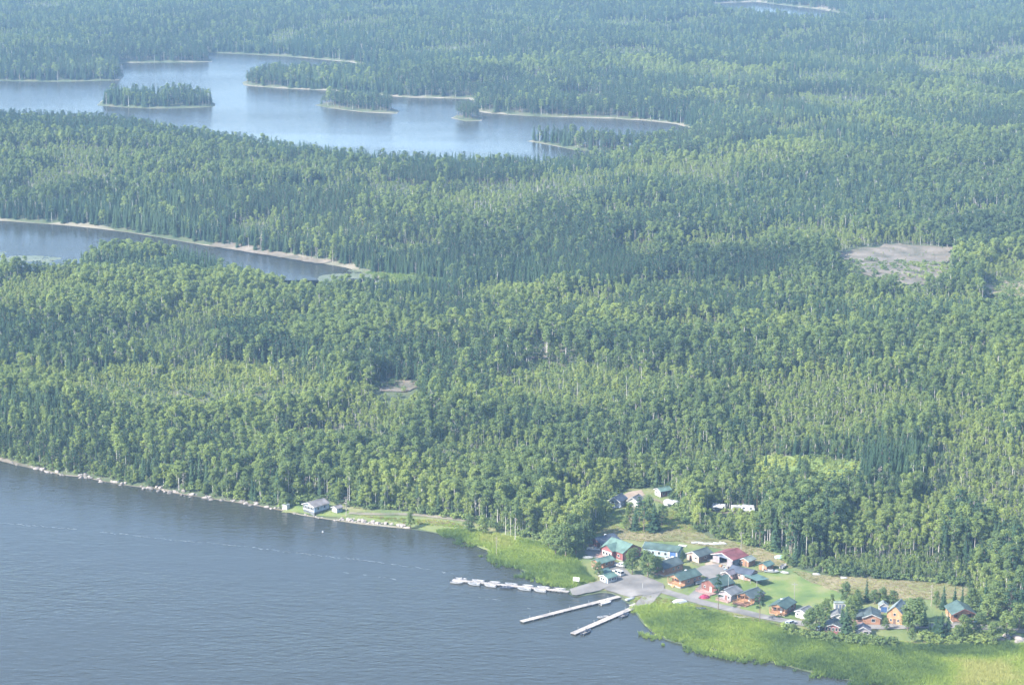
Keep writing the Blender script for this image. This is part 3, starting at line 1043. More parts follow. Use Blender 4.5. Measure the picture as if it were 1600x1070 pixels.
LOOK = {'birch': 'bare-trunked birch', 'aspen': 'leafy long-crowned birch', 'poplar': 'round-crowned poplar', 'spruce': 'dark pointed spruce', 'pine': 'ragged pine', 'snag': 'grey dead tree'}


def make_tree(name, k, loc, rz, s, wd, tn, label, group):
    t = thing(name, label, 'tree', loc, rz, group)
    t.scale = (s * wd, s * wd, s)
    for part, me in (('trunk', PROTO[k][2]), ('crown', PROTO[k][3])):
        o = link(part, me, parent=t)
        o['tint'] = float(tn)
    return t


for i in np.where(own)[0]:
    k = kinds[i]
    h = 'tall ' if height[i] > 11.5 else 'low ' if height[i] < 7 else ''
    tn = tint[i]
    c = ('grey-green ' if tn < 0.3 else 'yellow-green ' if tn > 0.6 else 'mid-green ') if k not in ('spruce', 'pine', 'snag') else ''
    wds = place_words(px[i], py[i], min(cld[i], shd[i]) < 16)
    c = c if len((c + LOOK[k] + ' ' + wds).split()) <= 16 else ''
    make_tree(nm[i], pick[i], (x[i], y[i], z[i]), rot[i], scale[i], wide[i], tn, (h if len((h + c + LOOK[k] + ' ' + wds).split()) <= 16 else '') + c + LOOK[k] + ' ' + wds, c + LOOK[k] + ' trees ' + wds)


def scatter(name, P, pick, rot, scl, tint, coll):
    """one object whose points carry instances of the meshes in coll"""
    me = bpy.data.meshes.new(name)
    me.vertices.add(len(P))
    me.vertices.foreach_set('co', np.asarray(P, np.float32).ravel())
    for nme, typ, key, arr in (('pick', 'INT', 'value', pick.astype(np.int32)), ('turn', 'FLOAT', 'value', rot.astype(np.float32)),
                               ('tint', 'FLOAT', 'value', tint.astype(np.float32)), ('size', 'FLOAT_VECTOR', 'vector', scl.astype(np.float32).ravel())):
        a = me.attributes.new(nme, typ, 'POINT')
        a.data.foreach_set(key, arr)
    o = link(name, me, 'stuff')
    ng = bpy.data.node_groups.new(name, 'GeometryNodeTree')
    ng.interface.new_socket('Geometry', in_out='INPUT', socket_type='NodeSocketGeometry')
    ng.interface.new_socket('Geometry', in_out='OUTPUT', socket_type='NodeSocketGeometry')
    nd = ng.nodes
    gi, go = nd.new('NodeGroupInput'), nd.new('NodeGroupOutput')
    ip, ci = nd.new('GeometryNodeInstanceOnPoints'), nd.new('GeometryNodeCollectionInfo')
    ci.inputs['Collection'].default_value = coll
    ci.inputs['Separate Children'].default_value = True
    ci.inputs['Reset Children'].default_value = True
    ip.inputs['Pick Instance'].default_value = True

    def named(nme, typ):
        n = nd.new('GeometryNodeInputNamedAttribute')
        n.data_type = typ
        n.inputs['Name'].default_value = nme
        return next(s for s in n.outputs if s.enabled and s.name == 'Attribute')
    cx = nd.new('ShaderNodeCombineXYZ')
    er = nd.new('FunctionNodeEulerToRotation')
    L = ng.links.new
    L(gi.outputs[0], ip.inputs['Points'])
    L(ci.outputs[0], ip.inputs['Instance'])
    L(named('pick', 'INT'), ip.inputs['Instance Index'])
    L(named('turn', 'FLOAT'), cx.inputs['Z'])
    L(cx.outputs[0], er.inputs[0])
    L(er.outputs[0], ip.inputs['Rotation'])
    L(named('size', 'FLOAT_VECTOR'), ip.inputs['Scale'])
    L(ip.outputs[0], go.inputs[0])
    md = o.modifiers.new('scatter', 'NODES')
    md.node_group = ng
    return o


r_ = ~own
scatter('forest', np.stack([x, y, z], 1)[r_], pick[r_], rot[r_], np.stack([scale * wide, scale * wide, scale], 1)[r_], tint[r_], proto_col)
print('forest', r_.sum(), 'own trees', own.sum())

# ---- undergrowth at the wood's edges and between the near trees
q = np.stack([rng.uniform(-330, 330, 130000), rng.uniform(820, 1500, 130000)], 1)
qs, qc = samp(SH, q[:, 0], q[:, 1]), samp(CL, q[:, 0], q[:, 1])
edge = np.minimum(qs, qc)
qz = hgt(q[:, 0], q[:, 1])
qx, qy = proj(q[:, 0], q[:, 1], qz)
mead = in_px(qx, qy, MEADOW)
k_ = (qs > 2.0) & (qc > -2.5) & ((edge < 9) & (rng.random(len(q)) < 0.5) | (rng.random(len(q)) < 0.10) | mead)
hedge = in_px(qx, qy, [(1360, 936), (1400, 938), (1402, 944), (1362, 943)]) | in_px(qx, qy, [(1290, 996), (1360, 1000), (1400, 1008), (1395, 1013), (1290, 1004)]) | in_px(qx, qy, [(1225, 985), (1290, 996), (1290, 1003), (1225, 992)]) | in_px(qx, qy, [(1440, 996), (1530, 1000), (1560, 1010), (1440, 1008)])
k_ |= hedge & (qs > 1)
q, qz, mead = q[k_], qz[k_], mead[k_]
n = len(q)
ss = rng.uniform(0.5, 1.35, n) * np.where(mead, 0.6, 1)
scatter('undergrowth', np.column_stack([q, qz]), np.array(KIND['shrub'])[rng.integers(0, 2, n)], rng.uniform(0, 6.28, n), np.stack([ss * 1.2, ss * 1.2, ss], 1),
        np.clip(0.42 + 1.0 * (vnoise(q[:, 0], q[:, 1], 25, 21, 2) - 0.5) + rng.normal(0, 0.12, n) + 0.24 * mead, 0, 1), proto_col)

# ---- reeds and grass
tuft_col = bpy.data.collections.new('grass_kinds')


def tuft(seed, h, n, spread, m):
    r = np.random.default_rng(seed)
    V, F = [], []
    for k in range(n):
        a, b = r.uniform(0, 6.28), r.uniform(0, 6.28)
        cx, cy = spread * r.uniform(0, 1) * math.cos(a), spread * r.uniform(0, 1) * math.sin(a)
        w = r.uniform(0.08, 0.17)
        hh = h * r.uniform(0.6, 1.15)
        lx, ly = r.normal(0, 0.55, 2) * hh
        o = len(V)
        V += [(cx - w * math.cos(b), cy - w * math.sin(b), -0.1), (cx + w * math.cos(b), cy + w * math.sin(b), -0.1), (cx + lx + w * 0.5, cy + ly, hh)]
        F.append((o, o + 1, o + 2))
    o = bpy.data.objects.new('tuft_kind.%03d' % len(tuft_col.objects), np_mesh('tuft', np.array(V), np.array(F), [m]))
    tuft_col.objects.link(o)


tuft(1, 1.3, 34, 0.75, M['reed'])
tuft(2, 1.0, 34, 0.75, M['reed'])
tuft(3, 0.45, 34, 0.75, M['dry'])
tuft(4, 0.40, 34, 0.75, M['reed'])


def fill(name, polys, step, picks, tf, hs, dens=1.0, water_fade=None):
    out = []
    for poly in polys:
        wp = np.array([tuple(G(a, b)[:2]) for a, b in poly])
        gx, gy = np.meshgrid(np.arange(wp[:, 0].min(), wp[:, 0].max(), step), np.arange(wp[:, 1].min(), wp[:, 1].max(), step))
        p = np.stack([gx.ravel(), gy.ravel()], 1) + rng.uniform(-0.5 * step, 0.5 * step, (gx.size, 2))
        _, ins = seg_dist(p, wp)
        p = p[ins & (np.abs(p[:, 0]) < 0.40 * p[:, 1])]
        out.append(p)
    p = np.concatenate(out)
    s = samp(SH, p[:, 0], p[:, 1])
    k = rng.random(len(p)) < dens
    if water_fade is not None:
        k &= (s > 0) | (rng.random(len(p)) < np.exp(s / water_fade) * np.clip(2.6 * vnoise(p[:, 0], p[:, 1], 11, 33, 3) - 0.75, 0.02, 1))
        k &= (vnoise(p[:, 0], p[:, 1], 9, 34, 2) < 0.60) | (s > 1)
    else:
        k &= s > 0.3
    p = p[k]
    n = len(p)
    sc_ = rng.uniform(0.7, 1.3, n) * hs
    zz = np.maximum(hgt(p[:, 0], p[:, 1]), 0.0)
    return scatter(name, np.column_stack([p, zz]), np.array(picks)[rng.integers(0, len(picks), n)], rng.uniform(0, 6.28, n), np.stack([sc_ * 1.1, sc_ * 1.1, sc_], 1), np.clip(tf(p), 0, 1), tuft_col)


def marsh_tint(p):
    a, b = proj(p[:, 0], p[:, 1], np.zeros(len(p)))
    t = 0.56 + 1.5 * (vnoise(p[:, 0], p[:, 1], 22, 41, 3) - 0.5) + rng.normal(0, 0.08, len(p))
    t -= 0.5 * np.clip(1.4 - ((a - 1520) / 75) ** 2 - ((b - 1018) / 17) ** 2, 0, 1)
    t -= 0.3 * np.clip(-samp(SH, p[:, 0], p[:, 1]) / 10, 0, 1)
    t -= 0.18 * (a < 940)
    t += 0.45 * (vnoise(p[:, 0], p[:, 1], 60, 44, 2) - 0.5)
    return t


MR_W = [(970, 952), (1002, 947), (1060, 946), (1150, 966), (1250, 990), (1350, 1003), (1480, 1010), (1560, 1004), (1700, 1012), (1980, 1020), (1990, 1136), (1760, 1110), (1500, 1090), (1350, 1076), (1230, 1050), (1130, 1028), (1050, 1016), (1000, 992)]
ML_W = [(680, 828), (740, 828), (800, 840), (852, 850), (895, 866), (912, 890), (930, 908), (892, 918), (850, 914), (805, 902), (768, 882), (732, 858), (695, 842)]
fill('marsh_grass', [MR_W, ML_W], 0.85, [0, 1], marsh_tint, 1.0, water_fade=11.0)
fill('marsh_grass', [[(560, 424), (600, 428), (650, 433), (698, 438), (670, 443), (630, 444), (606, 440), (590, 432)]], 2.0, [0, 1], lambda p: np.full(len(p), 0.35), 1.4)
fill('meadow_grass', [HAY, DRYM], 0.9, [2, 2, 3], lambda p: 0.45 + 1.2 * (vnoise(p[:, 0], p[:, 1], 14, 42, 3) - 0.5) + rng.normal(0, 0.1, len(p)), 1.0)
fill('meadow_grass', [[(985, 938), (1010, 930), (1060, 938), (1150, 960), (1250, 982), (1350, 998), (1500, 1006), (1500, 1012), (1350, 1006), (1250, 992), (1150, 968), (1060, 948), (1000, 948)],
                      [(942, 800), (990, 795), (1070, 800), (1100, 838), (1040, 826), (1000, 834), (930, 830)], [(560, 806), (700, 814), (740, 826), (640, 818)]], 0.9, [3, 3, 2],
     lambda p: 0.5 + 1.2 * (vnoise(p[:, 0], p[:, 1], 14, 43, 3) - 0.5) + rng.normal(0, 0.1, len(p)), 1.0)
# ------------------------------------------------------------------ buildings
def place(px, py):
    return G(px, py)


def cabin(name, label, px, py, ang, w, l, h=2.5, wall='orange', front=None, roof='r_dark', trim='white', pitch=0.42, over=0.45, porch=0.0, base=0.35, rail='deckwood',
          wins=None, doors=None, chimney=False, cat='cabin', group=None, open_front=False, vent=False, skirt='greywood'):
    """a gabled building: ridge along local Y, the front gable at local -Y; ang is where the back points in the ground plane"""
    p = place(px, py)
    t = thing(name, label, cat, p, R(ang) - math.pi / 2, group)
    y0, y1 = -l / 2, l / 2
    yf = y0 + porch                                     # the front wall stands behind the porch
    rz = base + h
    rh = w / 2 * pitch
    m = MB()
    prof = [(-w / 2, base), (w / 2, base), (w / 2, rz), (0, rz + rh), (-w / 2, rz)]
    if open_front:                                      # a garage: side walls, back wall, header over the bay
        m.box(-w / 2, -w / 2 + 0.2, yf, y1, base, rz).box(w / 2 - 0.2, w / 2, yf, y1, base, rz)
        m.prism(prof, 1, y1 - 0.2, y1)
        m.prism([(-w / 2 + 0.2, rz - 0.35), (w / 2 - 0.2, rz - 0.35), (w / 2 - 0.2, rz), (0, rz + rh - 0.05), (-w / 2 + 0.2, rz)], 1, yf, yf + 0.2)
        m.box(-w / 2 + 0.2, -1.7, yf, yf + 0.2, base, rz - 0.35).box(2.3, w / 2 - 0.2, yf, yf + 0.2, base, rz - 0.35)
    else:
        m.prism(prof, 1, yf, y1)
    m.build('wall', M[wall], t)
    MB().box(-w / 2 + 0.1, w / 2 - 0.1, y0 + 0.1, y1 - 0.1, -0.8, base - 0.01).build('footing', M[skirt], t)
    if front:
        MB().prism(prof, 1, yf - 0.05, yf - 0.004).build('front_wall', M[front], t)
    # roof: two slabs meeting at the ridge
    wo = w / 2 + over
    ze = rz - over * pitch
    rf = MB()
    th = 0.16
    for s in (-1, 1):
        rf.prism([(0, rz + rh + 0.03), (s * wo, ze + 0.03), (s * wo, ze + 0.03 + th), (0, rz + rh + 0.03 + th)], 1, y0 - over, y1 + over)
    ro = rf.build('roof', M[roof], t)
    MB().box(-0.14, 0.14, y0 - over - 0.02, y1 + over + 0.02, rz + rh + th - 0.02, rz + rh + th + 0.09).build('ridge_cap', M[roof], ro)
    if trim:
        for s in (-1, 1):
            MB().prism([(0, rz + rh - 0.12), (s * wo, ze - 0.12), (s * wo, ze + 0.20), (0, rz + rh + 0.20)], 1, y0 - over - 0.08, y0 - over - 0.01).build('barge_board', M[trim], ro)
    if chimney:
        MB().box(w * 0.18, w * 0.18 + 0.5, l * 0.18, l * 0.18 + 0.5, rz, rz + rh + 0.9).build('chimney', M['grey'], ro)
    if vent:
        MB().box(-w * 0.3, -w * 0.3 + 0.9, l * 0.2, l * 0.2 + 0.7, rz + rh * 0.3, rz + rh * 0.55 + 0.45).build('skylight', M['paintwhite'], ro)

    def on_face(face, u, z0, z1, ww, d0, d1):
        """a box on a wall: face F front, B back, L left (-X), R right (+X); u along the wall from its middle"""
        if face == 'F':
            return (u - ww / 2, u + ww / 2, yf - 0.05 - d1, yf - 0.05 - d0, z0, z1)
        if face == 'B':
            return (u - ww / 2, u + ww / 2, y1 + d0, y1 + d1, z0, z1)
        c = (yf + y1) / 2
        if face == 'L':
            return (-w / 2 - d1, -w / 2 - d0, c + u - ww / 2, c + u + ww / 2, z0, z1)
        return (w / 2 + d0, w / 2 + d1, c + u - ww / 2, c + u + ww / 2, z0, z1)
    wt = trim or 'white'
    for f, u, z, ww, hh in (wins if wins is not None else [('F', -w * 0.27, 0.9, 1.0, 1.0), ('R', -1.2, 0.9, 1.2, 1.0), ('R', 1.5, 0.9, 1.0, 1.0), ('L', 0, 0.9, 1.2, 1.0)]):
        o = t if True else None
        wn_ = MB()
        fr = 0.11
        for (ua, za, zb, wa) in ((u, z, z + fr, ww), (u, z + hh - fr, z + hh, ww), (u - ww / 2 + fr / 2, z + fr, z + hh - fr, fr), (u + ww / 2 - fr / 2, z + fr, z + hh - fr, fr)):
            wn_.box(*on_face(f, ua, base + za, base + zb, wa, 0.002, 0.07))
        fo = wn_.build('window', M[wt], o)
        MB().box(*on_face(f, u, base + z + fr, base + z + hh - fr, ww - 2 * fr, 0.003, 0.03)).build('pane', M['glass'], fo)
    for f, u, ww, hh, mm in (doors if doors is not None else [('F', w * 0.12, 0.95, 2.05, 'white')]):
        d = MB().box(*on_face(f, u, base + 0.02, base + hh, ww, 0.002, 0.06)).build('door', M[mm], t)
        MB().box(*on_face(f, u + ww * 0.36, base + 0.95, base + 1.05, 0.08, 0.061, 0.10)).build('handle', M['alu'], d)
    if porch > 0:
        MB().box(-w / 2, w / 2, y0, yf - 0.06, base - 0.14, base + 0.02).build('deck', M[rail], t)
        for xx in (-w / 2 + 0.08, 0.0, w / 2 - 0.08):
            top = rz + rh * (1 - abs(xx) / (w / 2)) - 0.02
            MB().box(xx - 0.08, xx + 0.08, y0 + 0.02, y0 + 0.18, base + 0.021, top).build('post', M[rail], t)
        railing(t, [(-w / 2 + 0.07, yf - 0.1), (-w / 2 + 0.07, y0 + 0.07), (w / 2 - 0.07, y0 + 0.07), (w / 2 - 0.07, yf - 0.1)], base, rail, gap=1)
        MB().prism([(-w / 2 + 0.05, rz), (w / 2 - 0.05, rz), (0, rz + rh - 0.04)], 1, y0 + 0.03, y0 + 0.14).build('gable', M[front or wall], t)
        st = MB()
        for k in range(3):
            st.box(-0.2 - 0.6, -0.2 + 0.6, y0 - 0.3 * (k + 1), y0 - 0.3 * k - 0.003, -0.5, base - 0.02 - 0.14 * (k + 1))
        st.build('steps', M[rail], t)
    return t


def railing(t, path, z, m, gap=None):
    for i, ((ax, ay), (bx, by)) in enumerate(zip(path, path[1:])):
        b = MB()
        L = math.hypot(bx - ax, by - ay)
        n = max(2, int(L / 0.45))
        b.bar((ax, ay, z + 0.98), (bx, by, z + 0.98), 0.05, 4)
        b.bar((ax, ay, z + 0.2), (bx, by, z + 0.2), 0.035, 4)
        for k in range(n + 1):
            q = k / n
            b.bar((ax + (bx - ax) * q, ay + (by - ay) * q, z), (ax + (bx - ax) * q, ay + (by - ay) * q, z + 0.98), 0.035, 4)
        b.build('railing', M[m], t)


def deck(t, x0, x1, y0, y1, z, m='deckwood', rails=(1, 1, 1)):
    MB().box(x0, x1, y0, y1, z - 0.15, z).build('deck', M[m], t)
    for a, b in ((x0 + 0.15, y0 + 0.15), (x1 - 0.15, y0 + 0.15), (x0 + 0.15, y1 - 0.15), (x1 - 0.15, y1 - 0.15)):
        MB().box(a - 0.08, a + 0.08, b - 0.08, b + 0.08, -0.8, z - 0.152).build('leg', M[m], t)
    p = [(x0 + 0.06, y1 - 0.06), (x0 + 0.06, y0 + 0.06), (x1 - 0.06, y0 + 0.06), (x1 - 0.06, y1 - 0.06)]
    for i, r in enumerate(rails):
        if r:
            railing(t, p[i:i + 2], z, m)


RG = 'cabins of the lakeside resort'
t = cabin('cabin', 'red-brown cabin with navy roof and railed deck, behind the white pickup', 944, 855, 40, 8, 10, 2.7, 'redbrown', roof='r_navy', trim=None, porch=2.4, base=0.7, rail='redbrown', vent=True, group=RG)
# the large house: ridge across, with a front cross gable
t = cabin('house', 'largest house, bright mint-green metal roof with red and white front gable', 972, 868, -50, 10.4, 12, 3.2, 'red', roof='r_mint', trim=None, pitch=0.50, base=0.6,
          wins=[('R', 3.5, 0.9, 1.4, 1.1), ('L', 0, 0.9, 1.4, 1.1), ('F', 2, 0.9, 1.3, 1.1), ('B', -2, 0.9, 1.3, 1.1), ('B', 2, 0.9, 1.3, 1.1)], doors=[('R', -3.4, 1.0, 2.05, 'white')], cat='house', group=RG)
cg = MB().prism([(-1.6 - 3.2, 0.6), (-1.6 + 3.2, 0.6), (-1.6 + 3.2, 3.8), (-1.6, 5.6), (-1.6 - 3.2, 3.8)], 0, 5.25, 7.0)
cg.build('gable_wing', M['red'], t)
MB().box(7.004, 7.05, -4.4, 1.2, 0.7, 3.1).build('white_panel', M['white'], t)
for u in (-3.4, -1.6, 0.2):
    f = MB().box(7.052, 7.10, u - 0.6, u + 0.6, 1.5, 2.6).build('window', M['white'], t)
    MB().box(7.102, 7.13, u - 0.48, u + 0.48, 1.62, 2.48).build('pane', M['glass'], f)
c2 = MB()
for s in (-1, 1):
    c2.prism([(-1.6, 5.75), (-1.6 + s * 3.7, 3.62), (-1.6 + s * 3.7, 3.80), (-1.6, 5.93)], 0, 1.2, 7.5)
c2.build('roof', M['r_mint'], t)
deck(t, 7.3, 9.6, -5.6, 3.0, 0.6, 'pink', (1, 0, 1))
cabin('cabin', 'small cabin with sloping mint roof and orange deck facing the reeds', 942, 886, 40, 5, 8, 2.3, 'orange', roof='r_mint', trim=None, porch=2.0, base=0.8, group=RG)
cabin('shed', 'tiny white shed with many windows beside the parking area at the pier', 950.5, 908, 42, 4.4, 5, 2.3, 'white', roof='r_mint', trim='white', pitch=0.35, base=0.15,
      wins=[('F', -1.3, 0.8, 0.9, 1.1), ('F', 0, 0.8, 0.9, 1.1), ('R', -1.3, 0.8, 1.0, 1.1), ('R', 0.2, 0.8, 1.0, 1.1), ('R', 1.6, 0.8, 0.8, 1.1)], doors=[('F', 1.4, 0.8, 1.9, 'slateblue')], cat='shed')
cabin('shed', 'small grey shed with teal roof just behind the tiny white shed', 944, 900, 40, 4, 3.4, 2.1, 'grey', roof='r_teal', trim=None, base=0.1, cat='shed', wins=[('F', -0.9, 0.9, 0.7, 0.7)], doors=[('F', 0.7, 0.8, 1.9, 'grey')])
t = cabin('lodge', 'long pale blue building with dark green roof and white end gable', 1036, 867, -24, 6.4, 15, 3.1, 'paleblue', roof='r_green', trim='white', pitch=0.40, base=0.3,
          wins=[('R', -6, 0.8, 1.0, 1.3), ('R', -3.2, 0.8, 1.0, 1.3), ('R', -0.6, 0.8, 1.2, 1.3), ('R', 2.2, 0.8, 1.2, 1.3), ('F', 0, 1.0, 1.2, 1.2)],
          doors=[('R', -4.6, 1.0, 2.1, 'white')], cat='lodge', group=RG)
MB().box(3.203, 3.26, 4.2, 6.6, 0.3, 3.3).build('garage_door', M['blue'], t)
for yy in (3.8, 7.0):
    MB().box(3.203, 3.32, yy - 0.25, yy + 0.25, 0.3, 3.35).build('door_post', M['white'], t)
MB().box(-2.2, -0.6, 6.2, 9.6, 4.6, 4.9).build('awning', M['white'], t)
cabin('cabin', 'orange-brown cabin with dark green roof, half hidden behind the big round trees', 1042, 893, 42, 7.5, 10.5, 2.7, 'orange', roof='r_dark', trim=None, porch=2.4, base=0.7, group=RG)
cabin('cabin', 'bright orange log cabin with green roof and railed porch, across from the yard', 1069, 911.5, 41, 7.2, 11.3, 2.7, 'orange', roof='r_green', trim=None, porch=2.6, base=0.8, rail='amber',
      wins=[('R', -2.5, 0.9, 1.2, 1.0), ('R', 1.0, 0.9, 1.2, 1.0), ('R', 3.4, 1.0, 0.8, 0.8), ('F', -2, 0.9, 1.2, 1.1)], group=RG, vent=True)
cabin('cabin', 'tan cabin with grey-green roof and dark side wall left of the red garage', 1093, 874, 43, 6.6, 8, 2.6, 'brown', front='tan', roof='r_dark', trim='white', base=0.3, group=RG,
      wins=[('F', 1.6, 1.2, 1.4, 0.8), ('R', 0, 1.0, 1.2, 0.9)], doors=[('F', -1.2, 0.95, 2.0, 'brown')])
t = cabin('garage', 'large garage with low red roof, white eaves and open dark bay', 1140, 878, 44, 10.5, 8.6, 3.2, 'slateblue', front=None, roof='r_red', trim='white', pitch=0.30, over=0.7, base=0.1, open_front=True, wins=[('R', 0, 1.0, 1.2, 0.9)], doors=[], cat='garage')
MB().box(-5.22, -1.75, -4.36, -4.305, 0.1, 3.0).build('front_panel', M['lilac'], t)
MB().box(2.35, 5.22, -4.36, -4.305, 0.1, 3.0).build('front_panel', M['lilac'], t)
cabin('shed', 'small orange shed with grey-green roof behind the red garage corner', 1168, 882.5, 48, 4.2, 4.6, 2.4, 'orange', roof='r_pale', trim='white', base=0.2, cat='shed', wins=[('F', -1, 1.0, 0.8, 0.8)], doors=[('F', 0.7, 0.85, 1.95, 'brown')])
cabin('shed', 'small orange shed with teal roof beside the boats on the lawn', 1197, 889.5, 45, 4.0, 4.4, 2.2, 'orange', roof='r_teal', trim=None, base=0.2, cat='shed', wins=[('R', 0, 1.0, 0.8, 0.8)], doors=[('F', 0.2, 0.85, 1.9, 'tan')])
cabin('cabin', 'pink-walled long cabin with navy roof beside the teal canopy', 1161, 902, -38, 5.6, 10, 2.4, 'pink', roof='r_navy', trim=None, pitch=0.5, base=0.3, group=RG,
      wins=[('R', -3, 0.9, 1.1, 0.9), ('R', 0, 0.9, 1.1, 0.9), ('R', 3, 0.9, 1.1, 0.9)], doors=[('R', 1.5, 0.9, 2.0, 'white')])
cabin('shed', 'small shed with purple-grey roof and cluttered pink front by the garage yard', 1141, 903, 44, 4.2, 5, 2.2, 'pink', roof='r_purple', trim='white', porch=1.4, base=0.3, rail='pink', cat='shed')
# the canopy: a teal roof on posts
cp_ = thing('canopy', 'open carport with flat teal roof on posts at the lawn edge', 'carport', place(1181, 911), R(-57) - math.pi / 2)
MB().prism([(-3.1, 2.5), (3.1, 2.75), (3.1, 2.87), (-3.1, 2.62)], 1, -4.4, 4.4).build('roof', M['r_teal'], cp_)
for a in (-2.8, 2.8):
    for b in (-4.1, 0, 4.1):
        MB().box(a - 0.08, a + 0.08, b - 0.08, b + 0.08, -0.3, 2.52 + (a + 3.1) * 0.04 - 0.02).build('post', M['greywood'], cp_)
MB().box(-3.0, -2.93, -4.2, -0.6, 0.0, 2.3).build('side_wall', M['pink'], cp_)
t = cabin('cabin', 'cabin with large bright green roof behind the pink flower heap', 1121, 921, 40, 8.4, 9.4, 2.6, 'redbrown', roof='r_green', trim=None, pitch=0.5, base=0.5, group=RG)
deck(t, -4.0, 4.0, -8.2, -4.75, 0.5, 'pink', (1, 1, 1))
t = cabin('cabin', 'white-trimmed cabin with pale lilac gable and grey roof, next to the tall pine', 1140.5, 934.5, 50, 6.2, 7.4, 2.5, 'grey', front='lilac', roof='r_grey', trim='white', base=0.4, group=RG,
          wins=[('F', -2.0, 0.9, 0.9, 1.0), ('F', -0.7, 0.9, 0.9, 1.0), ('F', 2.0, 0.9, 0.9, 1.0), ('R', 0, 0.9, 1.1, 1.0)], doors=[('F', 0.7, 0.9, 2.0, 'redbrown')])
deck(t, -3.0, 3.0, -5.6, -3.85, 0.4, 'pink', (1, 1, 1))
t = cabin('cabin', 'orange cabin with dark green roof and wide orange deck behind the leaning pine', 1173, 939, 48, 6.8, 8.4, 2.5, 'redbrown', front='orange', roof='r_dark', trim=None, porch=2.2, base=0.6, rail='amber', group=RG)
deck(t, -3.4, 3.0, -7.4, -4.3, 0.45, 'orange', (1, 1, 1))
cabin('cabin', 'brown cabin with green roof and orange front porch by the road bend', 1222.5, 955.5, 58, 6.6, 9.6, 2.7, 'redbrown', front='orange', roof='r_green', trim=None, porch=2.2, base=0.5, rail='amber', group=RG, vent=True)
cabin('cabin', 'small white-fronted cabin behind the round tree by the silver car', 1257, 963.5, 52, 4.6, 5.6, 2.4, 'brown', front='white', roof='r_grey', trim='white', base=0.3, group=RG, wins=[('F', -1.3, 0.9, 0.8, 1.0), ('F', 1.4, 0.9, 0.8, 1.0)])
u_ = cabin('outhouse', 'white three-door outhouse block in the grass behind the small dark-roofed cabin', 1312, 950.5, 0, 2.2, 4.4, 2.5, 'white', roof='r_pale', trim=None, pitch=0.25, over=0.2, base=0.1,
           wins=[], doors=[('R', -1.35, 0.8, 1.9, 'slateblue'), ('R', 0.0, 0.8, 1.9, 'slateblue'), ('R', 1.35, 0.8, 1.9, 'slateblue')], cat='outhouse')
cabin('cabin', 'small dark-roofed cabin with white gable trim in front of the outhouse', 1309, 967.5, 84, 4.8, 5.4, 2.0, 'redbrown', front='white', roof='r_grey', trim='white', base=0.2, pitch=0.5, group=RG)
cabin('cabin', 'red cabin with a row of tall white windows below the road', 1303, 985.5, 76, 6.4, 6.6, 2.4, 'red', roof='r_dark', trim='white', base=0.3, pitch=0.36, group=RG,
      wins=[('F', -2.4, 0.95, 0.85, 1.35), ('F', -1.2, 0.95, 0.85, 1.35), ('F', 0, 0.95, 0.85, 1.35), ('F', 1.2, 0.95, 0.85, 1.35), ('F', 2.4, 0.95, 0.85, 1.35), ('L', 0, 0.9, 1.2, 1.0)], doors=[('R', 0, 0.9, 2.0, 'white')])
t = cabin('cabin', 'orange cabin with broad green roof, white window and grey side porch', 1361, 970.5, 84, 6.4, 8.4, 2.6, 'orange', roof='r_dark', trim='white', base=0.4, group=RG,
          wins=[('F', 0.6, 0.9, 1.5, 1.3), ('R', 0, 0.9, 1.2, 1.0)], doors=[('L', 2, 0.9, 2.0, 'white')])
pr = MB().prism([(-3.25, 3.35), (-7.2, 2.45), (-7.2, 2.60), (-3.25, 3.52)], 1, -3.6, 4.4).build('porch_roof', M['r_dark'], t)
MB().box(-7.1, -3.21, -3.4, 4.2, 0.2, 0.4).build('porch_floor', M['pink'], t)
for a in (-3.3, -0.8, 1.7, 4.1):
    MB().box(-7.05, -6.9, a - 0.07, a + 0.07, 0.401, 2.42).build('post', M['white'], t)
railing(t, [(-6.98, 4.1), (-6.98, -3.3), (-3.3, -3.3)], 0.4, 'pink')
cabin('shed', 'tiny white shed with blue double door between hedge and tall cabin', 1380, 954.5, 88, 3.4, 3.2, 2.5, 'white', roof='r_pale', trim='white', base=0.1, over=0.25, pitch=0.7, cat='shed', wins=[], doors=[('F', 0, 2.2, 2.2, 'blue')])
cabin('cabin', 'tall amber two-storey cabin with steep pale green roof beside the big tree', 1402, 970, 66, 6.0, 8.4, 4.2, 'amber', roof='r_pale', trim=None, pitch=0.95, base=0.3, group=RG,
      wins=[('F', -1.4, 0.9, 0.9, 1.0), ('F', 1.4, 0.9, 0.9, 1.0), ('F', 0, 3.2, 1.0, 1.1), ('R', 0, 1.0, 1.0, 1.0), ('L', 1.5, 1.0, 1.0, 1.0)], doors=[('F', 0, 0.95, 2.0, 'brown')])
cabin('shed', 'small grey shed with white door and dark window below the orange cabin', 1348, 990.5, 84, 5.0, 4.2, 2.1, 'lilac', roof='r_purple', trim='white', base=0.15, pitch=0.55, cat='shed', wins=[('F', 1.1, 0.7, 1.9, 1.1)], doors=[('F', -1.5, 0.95, 1.95, 'white')])
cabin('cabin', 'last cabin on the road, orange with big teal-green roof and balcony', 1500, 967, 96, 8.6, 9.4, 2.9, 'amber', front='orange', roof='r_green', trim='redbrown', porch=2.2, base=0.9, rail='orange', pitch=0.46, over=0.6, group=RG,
      wins=[('F', -2.6, 0.8, 1.5, 1.2), ('F', 0.1, 0.8, 1.2, 1.4), ('F', 2.8, 0.8, 1.5, 1.2), ('L', 0, 0.9, 1.2, 1.0)], doors=[('F', 1.3, 0.9, 2.0, 'white')])
